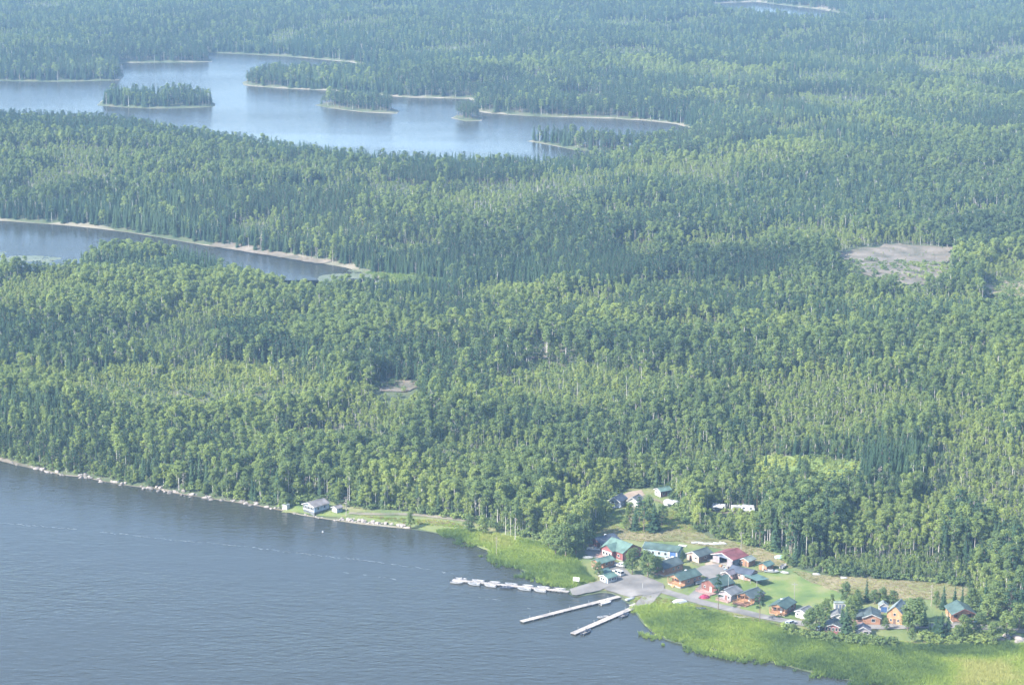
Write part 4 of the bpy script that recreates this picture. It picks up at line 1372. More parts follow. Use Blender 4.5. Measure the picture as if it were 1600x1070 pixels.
t = cabin('cottage', 'lone lakeside cottage with weathered grey roof and row of sunroom windows', 494, 797.5, 46, 7.4, 8.6, 2.4, 'bluegrey', roof='r_weather', trim='white', base=0.9, pitch=0.34, over=0.5, cat='cottage',
          wins=[('F', x_, 0.75, 0.9, 1.3) for x_ in (-3.0, -2.0, -1.0, 0, 1.0, 2.0, 3.0)] + [('R', -2, 0.8, 1.2, 1.1), ('R', 1.6, 0.8, 1.2, 1.1)], doors=[('R', 3.2, 0.9, 2.0, 'white')], skirt='darkgrey')
cabin('shed', 'little white and grey shed just right of the lakeside cottage', 527, 799.5, 46, 3.2, 3.2, 2.0, 'bluegrey', front='white', roof='r_weather', trim='white', base=0.2, cat='shed', wins=[('R', 0, 0.9, 0.9, 0.8)], doors=[('F', 0.5, 0.8, 1.85, 'grey')])
cabin('shed', 'small plain white box shed on the shore left of the cottage', 447, 795, 60, 2.6, 2.4, 2.0, 'white', roof='r_pale', trim=None, pitch=0.15, base=0.1, over=0.1, cat='shed', wins=[], doors=[('F', 0, 0.8, 1.8, 'white')])
cabin('cabin', 'blue-grey back cabin with white gable trim at the wood edge', 965.5, 790, 60, 5.4, 6.6, 2.6, 'slateblue', front='bluegrey', roof='r_navy', trim='white', base=0.5, pitch=0.6, porch=1.4, rail='bluegrey', group=RG)
cabin('cabin', 'pale back cabin with white gable trim half behind the yard trees', 993, 789, 62, 5.0, 6, 2.4, 'lilac', front='white', roof='r_grey', trim='white', base=0.3, pitch=0.6, group=RG)
cabin('cabin', 'back cabin with small mint-green roof beyond the sandy yard', 1036, 774, 30, 4.6, 5.6, 2.6, 'redbrown', front='white', roof='r_mint', trim='white', base=0.3, group=RG)
cabin('cabin', 'dark red cabin under a green roof among the pale birch trunks', 818, 815, 70, 5.0, 5.5, 2.3, 'redbrown', roof='r_green', trim=None, base=0.3, group=RG)


# ------------------------------------------------------------------ camper trailers
def camper(label, px, py, ang, l=6.0, awn=False):
    t = thing('camper_trailer', label, 'camper', place(px, py), R(ang), 'campers at the wood edge')
    prof = [(-l / 2, 0.55), (-l / 2 + 0.3, 0.45), (l / 2 - 0.5, 0.45), (l / 2, 1.1), (l / 2 - 0.15, 2.3), (l / 2 - 0.6, 2.75), (-l / 2 + 0.3, 2.75), (-l / 2, 2.5)]
    MB().prism([(a, b) for a, b in prof], 1, -1.15, 1.15).build('body', M['paintwhite'], t)
    for u in (-l * 0.3, l * 0.22):
        f = MB().box(u - 0.5, u + 0.5, -1.20, -1.152, 1.5, 2.2).build('window', M['alu'], t)
        MB().box(u - 0.42, u + 0.42, -1.23, -1.202, 1.57, 2.13).build('pane', M['glass'], f)
    MB().box(-0.45, 0.25, -1.19, -1.152, 0.5, 2.35).build('door', M['white'], t)
    for s in (-1, 1):
        w_ = MB().bar((-0.3, s * 1.05, 0.33), (-0.3, s * 1.25, 0.33), 0.33, 12).build('wheel', M['rubber'], t)
        MB().bar((-0.3, s * 1.252, 0.33), (-0.3, s * 1.27, 0.33), 0.18, 10).build('rim', M['alu'], w_)
    MB().bar((l / 2 - 0.1, 0, 0.5), (l / 2 + 1.1, 0, 0.5), 0.06, 5).build('hitch', M['black'], t)
    MB().box(-0.5, 0.3, -0.4, 0.4, 2.752, 3.0).build('roof_vent', M['grey'], t)
    if awn:
        MB().prism([(-1.16, 2.55), (-3.4, 2.2), (-3.4, 2.26), (-1.16, 2.62)], 0, -2.2, 2.2).build('awning', M['tarp'], t)
        for a in (-2.1, 2.1):
            MB().bar((a, -3.3, -0.2), (a, -3.3, 2.2), 0.04, 5).build('post', M['alu'], t)
    return t


camper('white camper with a wide awning right of the yard trees', 1049, 791, -30, 6.5, True)
camper('white camper with a peach awning nearest the yellow-green bush', 1124, 797, -20, 6.2, True)
camper('small white camper half hidden, middle one at the wood edge', 1151, 799, 10, 4.6)
camper('white camper, rightmost one at the wood edge among birch trunks', 1169, 799, -15, 6.0)


# ------------------------------------------------------------------ vehicles
def vehicle(name, label, cat, px, py, ang, kind='suv', paint='paintwhite', z=0.35):
    p = place(px, py)
    t = thing(name, label, cat, (p.x, p.y, p.z + z), R(ang), 'vehicles parked at the resort')
    l, w = {'pickup': (5.6, 1.95), 'suv': (4.7, 1.9), 'sedan': (4.6, 1.8), 'van': (5.2, 2.0)}[kind]
    a, b = -l / 2, l / 2
    low = {'pickup': [(a, 0.45), (b, 0.45), (b, 0.95), (b - 1.3, 1.08), (a, 1.05)], 'suv': [(a, 0.4), (b, 0.4), (b, 0.9), (b - 1.1, 1.05), (a, 1.08)],
           'sedan': [(a, 0.35), (b, 0.35), (b, 0.75), (b - 1.2, 0.92), (a, 0.95)], 'van': [(a, 0.4), (b, 0.4), (b, 1.0), (b - 0.9, 1.15), (a, 1.15)]}[kind]
    cab = {'pickup': (-0.6, 1.25, 0.75, 1.08, 1.80), 'suv': (a + 0.15, b - 1.35, b - 1.9, 1.07, 1.75), 'sedan': (a + 0.7, b - 1.35, b - 2.0, 0.94, 1.42), 'van': (a + 0.05, b - 0.9, b - 1.5, 1.14, 2.05)}[kind]
    m = MB().prism(low, 1, -w / 2, w / 2)
    x0, x1, x2, z0, z1 = cab
    k = 0.16
    back = x0 + (0.55 if kind == 'sedan' else 0.2)
    m.add([(x0, -w / 2 + .04, z0), (x1, -w / 2 + .04, z0), (x1, w / 2 - .04, z0), (x0, w / 2 - .04, z0), (back, -w / 2 + k, z1), (x2, -w / 2 + k, z1), (x2, w / 2 - k, z1), (back, w / 2 - k, z1)],
          [(0, 3, 2, 1), (4, 5, 6, 7), (0, 1, 5, 4), (1, 2, 6, 5), (2, 3, 7, 6), (3, 0, 4, 7)])
    m.build('body', M[paint], t)

    def quad(pts, name):
        pts = [Vector(q) for q in pts]
        n = (pts[1] - pts[0]).cross(pts[2] - pts[0]).normalized()
        c = sum(pts, Vector()) / 4
        if n.dot(c - Vector((0, 0, 1.0))) < 0:
            n = -n
        q = [c + (v - c) * 0.84 for v in pts]
        MB().add([v + n * 0.005 for v in q] + [v + n * 0.02 for v in q], [(0, 1, 2, 3), (4, 5, 6, 7), (0, 1, 5, 4), (1, 2, 6, 5), (2, 3, 7, 6), (3, 0, 4, 7)]).build(name, M['glass'], t)
    quad([(x1, -w / 2 + .04, z0), (x1, w / 2 - .04, z0), (x2, w / 2 - k, z1), (x2, -w / 2 + k, z1)], 'windshield')
    quad([(x0, -w / 2 + .04, z0), (x0, w / 2 - .04, z0), (back, w / 2 - k, z1), (back, -w / 2 + k, z1)], 'rear_window')
    for s in (-1, 1):
        ya, yb = s * (w / 2 - .04), s * (w / 2 - k)
        mid, mt = (x0 + x1) / 2, (back + x2) / 2
        quad([(x0, ya, z0), (mid, ya, z0), (mt, yb, z1), (back, yb, z1)], 'side_window')
        quad([(mid, ya, z0), (x1, ya, z0), (x2, yb, z1), (mt, yb, z1)], 'side_window')
        for xx in (a + 0.95, b - 0.95):
            wh = MB().bar((xx, s * (w / 2 - 0.18), 0.34), (xx, s * (w / 2 + 0.02), 0.34), 0.34, 14).build('wheel', M['rubber'], t)
            MB().bar((xx, s * (w / 2 + 0.021), 0.34), (xx, s * (w / 2 + 0.035), 0.34), 0.20, 10).build('rim', M['alu'], wh)
        MB().box(b + 0.002, b + 0.03, s * (w / 2 - 0.28) - 0.17, s * (w / 2 - 0.28) + 0.17, 0.66, 0.8).build('headlight', M['lamp'], t)
    MB().box(b + 0.002, b + 0.09, -w / 2 + 0.05, w / 2 - 0.05, 0.42, 0.58).build('bumper', M['black'], t)
    if kind == 'pickup':
        MB().box(a + 0.12, -0.75, -w / 2 + 0.14, w / 2 - 0.14, 1.052, 1.062).build('truck_bed', M['black'], t)
        for s in (-1, 1):
            MB().box(a, -0.62, s * (w / 2 - 0.06) - 0.06, s * (w / 2 - 0.06) + 0.06, 1.051, 1.22).build('bed_side', M[paint], t)
        MB().box(a, a + 0.1, -w / 2 + 0.12, w / 2 - 0.12, 1.051, 1.22).build('tailgate', M[paint], t)
    return t


vehicle('pickup_truck', 'white pickup truck parked before the navy-roofed cabin', 'pickup truck', 927.5, 860.5, 170, 'pickup')
vehicle('parked_car', 'white car on the drive below the red and white gable', 'car', 969, 886, 150, 'suv')
vehicle('parked_car', 'white van beside the tiny white shed', 'van', 966, 899, 130, 'van')
vehicle('parked_car', 'cream car tucked behind the tiny white shed', 'car', 957.5, 897.5, 150, 'sedan', 'paintcream')
vehicle('parked_car', 'silver car on the grass strip below the road', 'car', 1236, 976, 42, 'suv', 'paintsilver', 0.15)
vehicle('parked_car', 'pale blue car in the shade under the round tree', 'car', 1280.5, 984, 60, 'suv', 'paintsilver', 0.15)
vehicle('parked_car', 'dark blue car beside the last cabin on the road', 'car', 1525, 972, 80, 'suv', 'paintblue', 0.2)
vehicle('pickup_truck', 'white pickup nosing at the blue garage door', 'pickup truck', 1050, 876.5, -25, 'pickup', 'paintwhite', 0.2)
vehicle('parked_car', 'dark car beside the pickup at the blue garage door', 'car', 1058, 878, -30, 'sedan', 'paintdark', 0.2)
vehicle('parked_car', 'small white car behind the cabin with the large bright green roof', 'car', 1144, 921, 140, 'sedan', 'paintwhite', 0.2)


# ------------------------------------------------------------------ boats
def hull_mb(l, w, d, z0=-0.15, n=12, th=0.06):
    """an open hull: bow at +X, flat transom at -X; sections swept into outer and inner skins"""
    def sec(t, inn):
        x = -l / 2 + l * t
        k = max(0.0, 1 - max(0, (t - 0.45) / 0.55) ** 2.2)
        hw = max(0.03, w / 2 * (0.90 + 0.10 * min(1, t * 3)) * k) - (th if inn else 0)
        hw = max(hw, 0.015)
        zb = z0 + d * 0.75 * max(0, (t - 0.6) / 0.4) ** 2 + (0.10 if inn else 0)
        zt = z0 + d + 0.22 * t * t
        zb = min(zb, zt - 0.08)
        x -= th * 1.5 if inn and t > 0.9 else 0
        x += th if inn and t < 0.05 else 0
        return [(x, -hw, zt), (x, -hw * 0.92, zb + 0.35 * (zt - zb)), (x, -hw * 0.62, zb + 0.04), (x, 0, zb), (x, hw * 0.62, zb + 0.04), (x, hw * 0.92, zb + 0.35 * (zt - zb)), (x, hw, zt)]
    m = MB()
    V = [p for i in range(n) for p in sec(i / (n - 1), False)] + [p for i in range(n) for p in sec(i / (n - 1), True)]
    F = []
    o = 7 * n
    for i in range(n - 1):
        for k in range(6):
            F.append((i * 7 + k, i * 7 + k + 1, (i + 1) * 7 + k + 1, (i + 1) * 7 + k))
            F.append((o + i * 7 + k, o + (i + 1) * 7 + k, o + (i + 1) * 7 + k + 1, o + i * 7 + k + 1))
        for k in (0, 6):
            F.append((i * 7 + k, (i + 1) * 7 + k, o + (i + 1) * 7 + k, o + i * 7 + k))
    for k in range(6):
        F.append((k, k + 1, o + k + 1, o + k))
        F.append(((n - 1) * 7 + k, (n - 1) * 7 + k + 1, o + (n - 1) * 7 + k + 1, o + (n - 1) * 7 + k))
    F += [tuple(range(7)), tuple(range(o, o + 7))]
    return m.add(V, F)


def fishing_boat(label, loc, rz, l=5.3, w=1.9, hull='hullwhite', console=False, group='boats moored at the docks', motor=True, cover=None):
    t = thing('fishing_boat', label, 'boat', loc, rz, group)
    hull_mb(l, w, 0.72).build('hull', M[hull], t)
    MB().box(-l * 0.45, l * 0.22, -w * 0.30, w * 0.30, 0.02, 0.12).build('floor', M['darkgrey'], t)
    for u, ww in ((-l * 0.34, 0.86), (-l * 0.08, 0.90), (l * 0.18, 0.82)):
        MB().box(u - 0.19, u + 0.19, -w / 2 * ww, w / 2 * ww, 0.28, 0.36).build('seat', M['greywood'], t)
    MB().add([(l * 0.30, -w * 0.33, 0.60), (l * 0.30, w * 0.33, 0.60), (l * 0.47, 0.05, 0.72), (l * 0.47, -0.05, 0.72), (l * 0.30, -w * 0.33, 0.64), (l * 0.30, w * 0.33, 0.64), (l * 0.47, 0.05, 0.76), (l * 0.47, -0.05, 0.76)],
             [(0, 1, 2, 3), (4, 5, 6, 7), (0, 1, 5, 4), (1, 2, 6, 5), (2, 3, 7, 6), (3, 0, 4, 7)]).build('bow_deck', M[hull], t)
    if motor:
        mo = MB().box(-l / 2 - 0.42, -l / 2 - 0.06, -0.17, 0.17, 0.55, 1.05).build('outboard_motor', M['black'], t)
        MB().box(-l / 2 - 0.30, -l / 2 - 0.14, -0.07, 0.07, -0.3, 0.549).build('motor_leg', M['black'], mo)
        MB().bar((-l / 2 - 0.05, 0.0, 0.85), (-l / 2 + 0.5, 0.05, 0.82), 0.03, 5).build('tiller', M['black'], mo)
    if console:
        c = MB().box(-0.1, 0.45, 0.05, 0.7, 0.1, 0.95).build('console', M[hull], t)
        MB().add([(0.40, 0.05, 0.955), (0.40, 0.7, 0.955), (0.22, 0.7, 1.35), (0.22, 0.05, 1.35), (0.43, 0.05, 0.955), (0.43, 0.7, 0.955), (0.25, 0.7, 1.35), (0.25, 0.05, 1.35)],
                 [(0, 1, 2, 3), (4, 5, 6, 7), (0, 1, 5, 4), (1, 2, 6, 5), (2, 3, 7, 6), (3, 0, 4, 7)]).build('windscreen', M['glass'], c)
    if cover:
        MB().prism([(-w * 0.46, 0.62), (w * 0.46, 0.62), (0, 1.0)], 0, -l * 0.42, l * 0.30).build('cover', M[cover], t)
    return t


# ------------------------------------------------------------------ docks
def dock(label, A, B, w=2.2, zt=0.55, posts=0, gaps=2.4):
    a, b = Vector((*unproj(*A, zt), 0)), Vector((*unproj(*B, zt), 0))
    L = (b - a).length
    rz = math.atan2(b.y - a.y, b.x - a.x)
    t = thing('dock', label, 'dock', a, rz, 'floating docks of the resort')
    n = round(L / 5.0)
    s = L / n
    for k in range(n):
        x0, x1 = k * s + 0.02, (k + 1) * s - 0.02
        d = MB().box(x0, x1, -w / 2 + 0.04, w / 2 - 0.04, zt - 0.20, zt - 0.045).build('deck_section', M['greywood'], t)
        pl = MB()
        nb = int((x1 - x0) / 0.20)
        for q in range(nb):
            xa = x0 + (x1 - x0) * q / nb
            pl.box(xa, xa + (x1 - x0) / nb - 0.02, -w / 2, w / 2, zt - 0.044, zt + random.uniform(-0.006, 0.006))
        tag(pl.build('planks', M[random.choice(('paledeck', 'paledeck', 'paledeck2', 'paledeck3'))], d), kind='stuff')
    fl = int(L / gaps)
    for k in range(fl):
        x0 = L * k / fl + 0.25
        MB().box(x0, x0 + gaps - 0.6, -w / 2 + 0.10, w / 2 - 0.10, -0.25, zt - 0.201).build('float', M['black'], t)
    for k in range(posts):
        x0 = L * (k + 0.5) / posts
        for sgn in (-1, 1):
            MB().bar((x0, sgn * (w / 2 + 0.05), -0.8), (x0, sgn * (w / 2 + 0.05), 1.5), 0.05, 6).build('mooring_post', M['hullwhite'], t)
    return t, a, rz, L, w


t, a1, r1, L1, w1 = dock('long dock by the reeds lined with boats on both sides', (707, 905), (889, 923.5), 1.9, posts=7)
ex, ey = Vector((math.cos(r1), math.sin(r1), 0)), Vector((-math.sin(r1), math.cos(r1), 0))


def along(a, ex, ey, u, v):
    q = a + ex * u + ey * v
    return (q.x, q.y, 0.0)


side_words = ['outermost', 'second from the outer end', 'third from the outer end', 'fourth from the outer end', 'fifth from the outer end', 'sixth from the outer end', 'innermost, nearest the gravel pier']
pos = (715.5, 742, 767.6, 794, 820.7, 845)
for k, xx in enumerate(pos):
    u = (xx - 707) / (889 - 707) * L1 + 0.4
    hu = 'hulldark' if k == 3 else ('hullwhite', 'alu', 'hullwhite', '', 'alu', 'hullwhite')[k]
    fishing_boat({'hulldark': 'dark-hulled', 'alu': 'silvery', 'hullwhite': 'white'}[hu] + ' fishing boat on the open-water side of the long dock, ' + side_words[k], along(a1, ex, ey, u, -w1 / 2 - 1.10), r1 + (math.pi if k % 3 else 0) + random.uniform(-.02, .02), random.uniform(4.9, 5.5), 1.9, hu, console=k in (1, 4))
for k, xx in enumerate((717.6, 745, 770.8, 797, 823, 847, 872)):
    u = (xx - 707) / (889 - 707) * L1
    fishing_boat('white fishing boat on the reed side of the long dock, ' + side_words[k], along(a1, ex, ey, u, w1 / 2 + 1.10), r1 + (math.pi if k % 2 else 0) + random.uniform(-.02, .02), random.uniform(4.6, 5.3), 1.85,
                 'alu' if k == 3 else 'hullwhite', console=k in (0, 3))
t, a2, r2, L2, w2 = dock('middle dock, bare and pale, with a single white boat', (815, 970), (968, 931), 2.3, posts=5)
ex, ey = Vector((math.cos(r2), math.sin(r2), 0)), Vector((-math.sin(r2), math.cos(r2), 0))
fishing_boat('white runabout alone on the near side of the middle dock', along(a2, ex, ey, (940 - 815) / 153 * L2, -w2 / 2 - 1.2), r2, 5.6, 2.1, 'hullwhite', console=True, cover='tarp')
t, a3, r3, L3, w3 = dock('nearest dock, pale planks, with three boats tied to it', (895, 989), (993, 947), 2.5, posts=4)
MB().box(L3 - 0.5, L3 + 3.2, -3.4, 2.8, 0.25, 0.52).build('landing', M['paledeck'], t)
ex, ey = Vector((math.cos(r3), math.sin(r3), 0)), Vector((-math.sin(r3), math.cos(r3), 0))
fishing_boat('small white boat on the far side of the nearest dock', along(a3, ex, ey, L3 * 0.56, w3 / 2 + 1.5), r3 + 2.6, 4.6, 1.9, 'hullwhite', console=True)
fishing_boat('dark-hulled boat on the near side of the nearest dock, closest to land', along(a3, ex, ey, L3 * 0.735, -w3 / 2 - 1.2), r3, 5.2, 2.0, 'hulldark', console=True)
fishing_boat('dark-hulled boat at the outer end of the nearest dock', along(a3, ex, ey, L3 * 0.13, -w3 / 2 - 1.3), r3 + 0.05, 5.8, 2.1, 'hulldark', console=True)

# boats ashore
G2 = 'boats lying ashore'


def ashore(label, px, py, ang, l, hull, dz=0.35, flip=False, **kw):
    p = place(px, py)
    if flip:
        t = thing('upturned_boat', label, 'boat', (p.x, p.y, p.z + 0.25), R(ang), G2)
        h = hull_mb(l, l * 0.33, 0.6, 0.0)
        h.v = [(a, b, 0.62 - c) for a, b, c in h.v]
        h.build('hull', M[hull], t)
        MB().box(-l * 0.4, l * 0.3, -0.03, 0.03, 0.60, 0.68).build('keel', M[hull], t)
        return t
    return fishing_boat(label, (p.x, p.y, p.z + dz), R(ang), l, l * 0.36, hull, group=G2, **kw)


ashore('white upturned boat on the bank between the middle and nearest docks', 985.5, 936.5, 40, 5.0, 'hullwhite', flip=True)
ashore('dark rowboat lying on the grass below the road', 1095, 953, -15, 4.0, 'hulldark', motor=False)
for k, (a, b, c) in enumerate([(1087, 849, 'first'), (1097, 850, 'second'), (1105, 850.5, 'third'), (1113, 851, 'fourth'), (1121, 850.5, 'fifth'), (1130, 850, 'last')]):
    ashore('pale upturned boat in the dry meadow row, ' + c + ' from the sandy yard side', a, b, random.uniform(-40, 20), 3.6, 'hullwhite', flip=True)
ashore('long grey and white boat on the lawn beside the teal-roofed shed', 1206, 895, -20, 6.0, 'alu', 0.5, console=True)
ashore('white boat standing tilted behind the boats on the lawn', 1224, 887, 60, 5.0, 'hullwhite', 0.5)
ashore('small white skiff at the right end of the boats on the lawn', 1226, 896.5, -40, 3.8, 'hullwhite', motor=False)
ashore('silver boat on the drive beside the bright orange log cabin', 1094, 912, 35, 5.0, 'alu', 0.5)
ashore('grey rowboat beside the white pickup by the navy-roofed cabin', 919, 873, -20, 4.2, 'alu', motor=False)
ashore('white skiff in the grass at the hay field corner', 1276, 898.5, -10, 3.2, 'hullwhite', flip=True)
ashore('pale skiff at the back edge of the hay field', 1319, 904, -10, 2.8, 'hullwhite', flip=True)


def tarp_heap(label, px, py, ang, l, w, h, m, cat='covered boat'):
    p = place(px, py)
    r = random.Random(int(px))
    V, F, n, k = [], [], 12, 9
    for i in range(n):
        t_ = i / (n - 1)
        e = math.sin(math.pi * (0.08 + 0.84 * t_)) ** 0.55
        for j in range(k):
            s = -1 + 2 * j / (k - 1)
            zz = h * e * (1 - abs(s) ** 1.8) ** 0.7 * (1 - 0.30 * t_) + r.uniform(-0.05, 0.05)
            V.append((l * (t_ - 0.5), w / 2 * s * (0.6 + 0.4 * e), max(zz, -0.1) if 0 < j < k - 1 else -0.3))
    for i in range(n - 1):
        for j in range(k - 1):
            F.append((i * k + j, i * k + j + 1, (i + 1) * k + j + 1, (i + 1) * k + j))
    t = thing('covered_boat', label, cat, (p.x, p.y, p.z + 0.15), R(ang))
    MB().add(V, F).build('tarpaulin', M[m], t)
    MB().box(l * 0.44, l * 0.5, -0.15, 0.15, 0.0, 0.5).build('bow', M['hullwhite'], t)
    MB().bar((l * 0.40, 0, 0.25), (l * 0.68, 0, 0.1), 0.05, 5).build('hitch', M['black'], t)
    return t


tarp_heap('boat wrapped in white tarpaulin on the grass below the road', 1061.5, 942, 25, 6.0, 2.6, 1.9, 'tarp')
tarp_heap('boat under a pale teal tarpaulin at the wood edge', 1220, 872, 10, 5.4, 2.4, 1.5, 'tealtarp')

# ------------------------------------------------------------------ small things
def pole(name, label, px, py, h, r, m, cat, arms=False):
    p = place(px, py)
    t = thing(name, label, cat, p)
    MB().bar((0, 0, -0.5), (0, 0, h), r, 8, r * 0.7).build('shaft', M[m], t)
    if arms:
        MB().box(-1.1, 1.1, -0.06, 0.06, h - 0.7, h - 0.55).build('crossarm', M[m], t)
        for a in (-0.9, 0, 0.9):
            MB().bar((a, 0, h - 0.549), (a, 0, h - 0.35), 0.05, 6).build('insulator', M['white'], t)
    else:
        MB().bar((0, 0, h + 0.001), (0, 0, h + 0.15), r * 1.4, 8).build('cap', M[m], t)
    return t


pole('utility_pole', 'wooden utility pole at the wood edge behind the red garage', 1158, 859, 8, 0.14, 'greywood', 'utility pole', True)
pole('flagpole', 'thin white pole by the cabin with the large bright green roof', 1138, 926, 6.5, 0.07, 'white', 'pole')
pole('utility_pole', 'pale utility pole standing at the lawn above the brown cabin', 1241, 937, 7, 0.12, 'greywood', 'utility pole', True)
pole('gate_post', 'short pale post at the middle of the gravel yard', 1004, 919, 2.2, 0.10, 'white', 'post')
s_ = thing('notice_board', 'tilted white board on two posts at the foot of the long dock', 'sign', place(900, 915), R(-20))
MB().add([(-1.3, 0, 2.0), (1.3, 0, 2.0), (1.3, 0.5, 3.5), (-1.3, 0.5, 3.5), (-1.3, 0.06, 1.98), (1.3, 0.06, 1.98), (1.3, 0.56, 3.48), (-1.3, 0.56, 3.48)],
         [(0, 1, 2, 3), (4, 5, 6, 7), (0, 1, 5, 4), (1, 2, 6, 5), (2, 3, 7, 6), (3, 0, 4, 7)]).build('board', M['white'], s_)
for a in (-1.1, 1.1):
    MB().bar((a, 0.3, -0.4), (a, 0.3, 2.6), 0.06, 6).build('post', M['greywood'], s_)
fh = thing('flower_heap', 'big heap of pink flowers before the cabin with the large bright green roof', 'flower bed', place(1101, 934))
r_f = np.random.default_rng(5)
d_ = rand_dir(420, r_f)
d_[:, 2] = np.abs(d_[:, 2])
fv, ff = clump_faces(d_ * np.array([2.0, 1.7, 1.4]) * r_f.uniform(0.6, 1.05, (420, 1)), d_, 0.26, r_f)
fo = link('blossom_mass', np_mesh('blossom_mass', fv, ff, [M['flower']]), parent=fh)
fo['tint'] = 0.55
MB().prism([(2.3 * math.cos(a_), 2.0 * math.sin(a_)) for a_ in np.linspace(0, 6.283, 14)[:-1]], 2, -0.3, 0.3).build('planter', M['redbrown'], fh)
sp = thing('sand_pile', 'low yellowish sand heap left of the red garage bay', 'sand pile', place(1112, 881))
hv = []
hf = []
for i in range(7):
    for j in range(16):
        rr = 2.6 * i / 6
        hv.append((rr * math.cos(j * 6.283 / 16) * 1.3, rr * math.sin(j * 6.283 / 16), max(1.2 * (1 - i / 6) ** 1.2 + random.uniform(-.06, .06), -0.1) if i < 6 else -0.3))
for i in range(6):
    for j in range(16):
        hf.append((i * 16 + j, i * 16 + (j + 1) % 16, (i + 1) * 16 + (j + 1) % 16, (i + 1) * 16 + j))
MB().add(hv, hf).build('heap', M['sand'], sp)
lp = thing('plank_stack', 'stack of pale lumber beside the sand heap', 'lumber stack', place(1113.5, 876.5), R(-20))
for k in range(4):
    for q in range(4):
        MB().box(-2.2, 2.2, -0.6 + q * 0.3, -0.6 + q * 0.3 + 0.27, 0.05 + k * 0.17, 0.20 + k * 0.17).build('plank', M['paledeck'], lp)
CR = [(1126, 886, 1.1, 'amber', 'amber crate at the left of the clutter before the garage'), (1131, 887.5, 0.9, 'paledeck', 'pale crate second from the left before the garage'), (1136, 888.5, 1.3, 'greywood', 'big grey crate in the middle of the clutter before the garage'),
      (1141, 889.5, 0.9, 'red', 'red crate at the right of the clutter before the garage'), (1133, 891, 0.8, 'paleblue', 'small pale blue crate in front of the garage clutter'), (1147, 892, 1.1, 'pink', 'pink crate between garage and purple-roofed shed')]
for a, b, s, m_, lab in CR:
    c = thing('crate', lab, 'crate', place(a, b), random.uniform(0, 3), 'crates before the garage')
    MB().box(-s / 2, s / 2, -s / 2, s / 2, 0.16, 0.16 + s * 0.7).build('box', M[m_], c)
    for sg in (-1, 1):
        MB().box(-s / 2 - 0.03, s / 2 + 0.03, sg * (s / 2 + 0.025) - 0.02, sg * (s / 2 + 0.025) + 0.02, 0.3, 0.42).build('batten', M[m_], c)
    MB().box(-s / 2 - 0.05, s / 2 + 0.05, -s / 2 - 0.05, s / 2 + 0.05, 0.162 + s * 0.7, 0.22 + s * 0.7).build('lid', M[m_], c)
for k, (a, b, lab) in enumerate([(1153, 965, 'grey driftwood heap on the grass below the road'), (1383, 1004, 'long grey driftwood heap at the marsh edge')]):
    c = thing('log_pile', lab, 'log pile', place(a, b), 0.3 * k)
    for q in range(9):
        x0, y0 = random.uniform(-2.5, 2.5), random.uniform(-0.9, 0.9)
        an = random.uniform(-0.7, 0.7)
        L_ = random.uniform(1.2, 2.4)
        MB().bar((x0 - L_ * math.cos(an), y0 - L_ * math.sin(an), 0.25 + 0.1 * (q % 3)), (x0 + L_ * math.cos(an), y0 + L_ * math.sin(an), 0.3 + 0.15 * (q % 3)), 0.15, 7, 0.1).build('log', M['snag'], c)
by = thing('mooring_buoy', 'small white buoy floating off the lakeside cottage', 'buoy', (*unproj(504.5, 831.5), 0))
MB().add([(0.45 * math.cos(a_) * math.sin(b_), 0.45 * math.sin(a_) * math.sin(b_), 0.15 + 0.45 * math.cos(b_)) for b_ in np.linspace(0.05, 3.09, 7) for a_ in np.linspace(0, 6.283, 11)[:-1]],
         [(i * 10 + j, i * 10 + (j + 1) % 10, (i + 1) * 10 + (j + 1) % 10, (i + 1) * 10 + j) for i in range(6) for j in range(10)]).build('ball', M['hullwhite'], by)
MB().bar((0, 0, 0.58), (0, 0, 0.95), 0.07, 6).build('mooring_eye', M['alu'], by)


# ------------------------------------------------------------------ boulders
def boulder_mesh(seed):
    import bmesh
    r = random.Random(seed)
    b = bmesh.new()
    bmesh.ops.create_icosphere(b, subdivisions=2, radius=1.0)
    ax = [Vector((r.gauss(0, 1), r.gauss(0, 1), r.gauss(0, 1))).normalized() for _ in range(7)]
    cut = [r.uniform(0.55, 0.9) for _ in ax]
    for v in b.verts:
        for a_, c_ in zip(ax, cut):
            d = v.co.dot(a_)
            if d > c_:
                v.co -= a_ * (d - c_)
        v.co *= r.uniform(0.95, 1.05)
    me = bpy.data.meshes.new('boulder')
    b.to_mesh(me)
    b.free()
    return me


BM = [boulder_mesh(k) for k in range(6)]
for m_ in ('boulder', 'darkrock'):
    for k in range(3):
        BM[k if m_ == 'boulder' else k + 3].materials.append(M[m_])


def boulder(p, s, k, label, group, dz=0.0):
    o = link('boulder', BM[k])
    o.location = (p[0], p[1], p[2] + dz)
    o.rotation_euler = (random.uniform(-0.3, 0.3), random.uniform(-0.3, 0.3), random.uniform(0, 6.28))
    o.scale = (s * random.uniform(0.9, 1.7), s * random.uniform(0.7, 1.2), s * random.uniform(0.5, 0.8))
    tag(o, label, 'boulder', group)


def along_line(line, n, jit):
    P_ = [Vector(unproj(a, b)) for a, b in line]
    seg = [(b - a).length for a, b in zip(P_, P_[1:])]
    tot = sum(seg)
    for k in range(n):
        u = random.uniform(0, tot)
        for a, b, s in zip(P_, P_[1:], seg):
            if u <= s:
                q = a.lerp(b, u / s)
                q = q + Vector((random.uniform(-jit, jit), random.uniform(-jit, jit)))
                yield (q.x, q.y, max(float(hgt(q.x, q.y)), -0.2))
                break
            u -= s


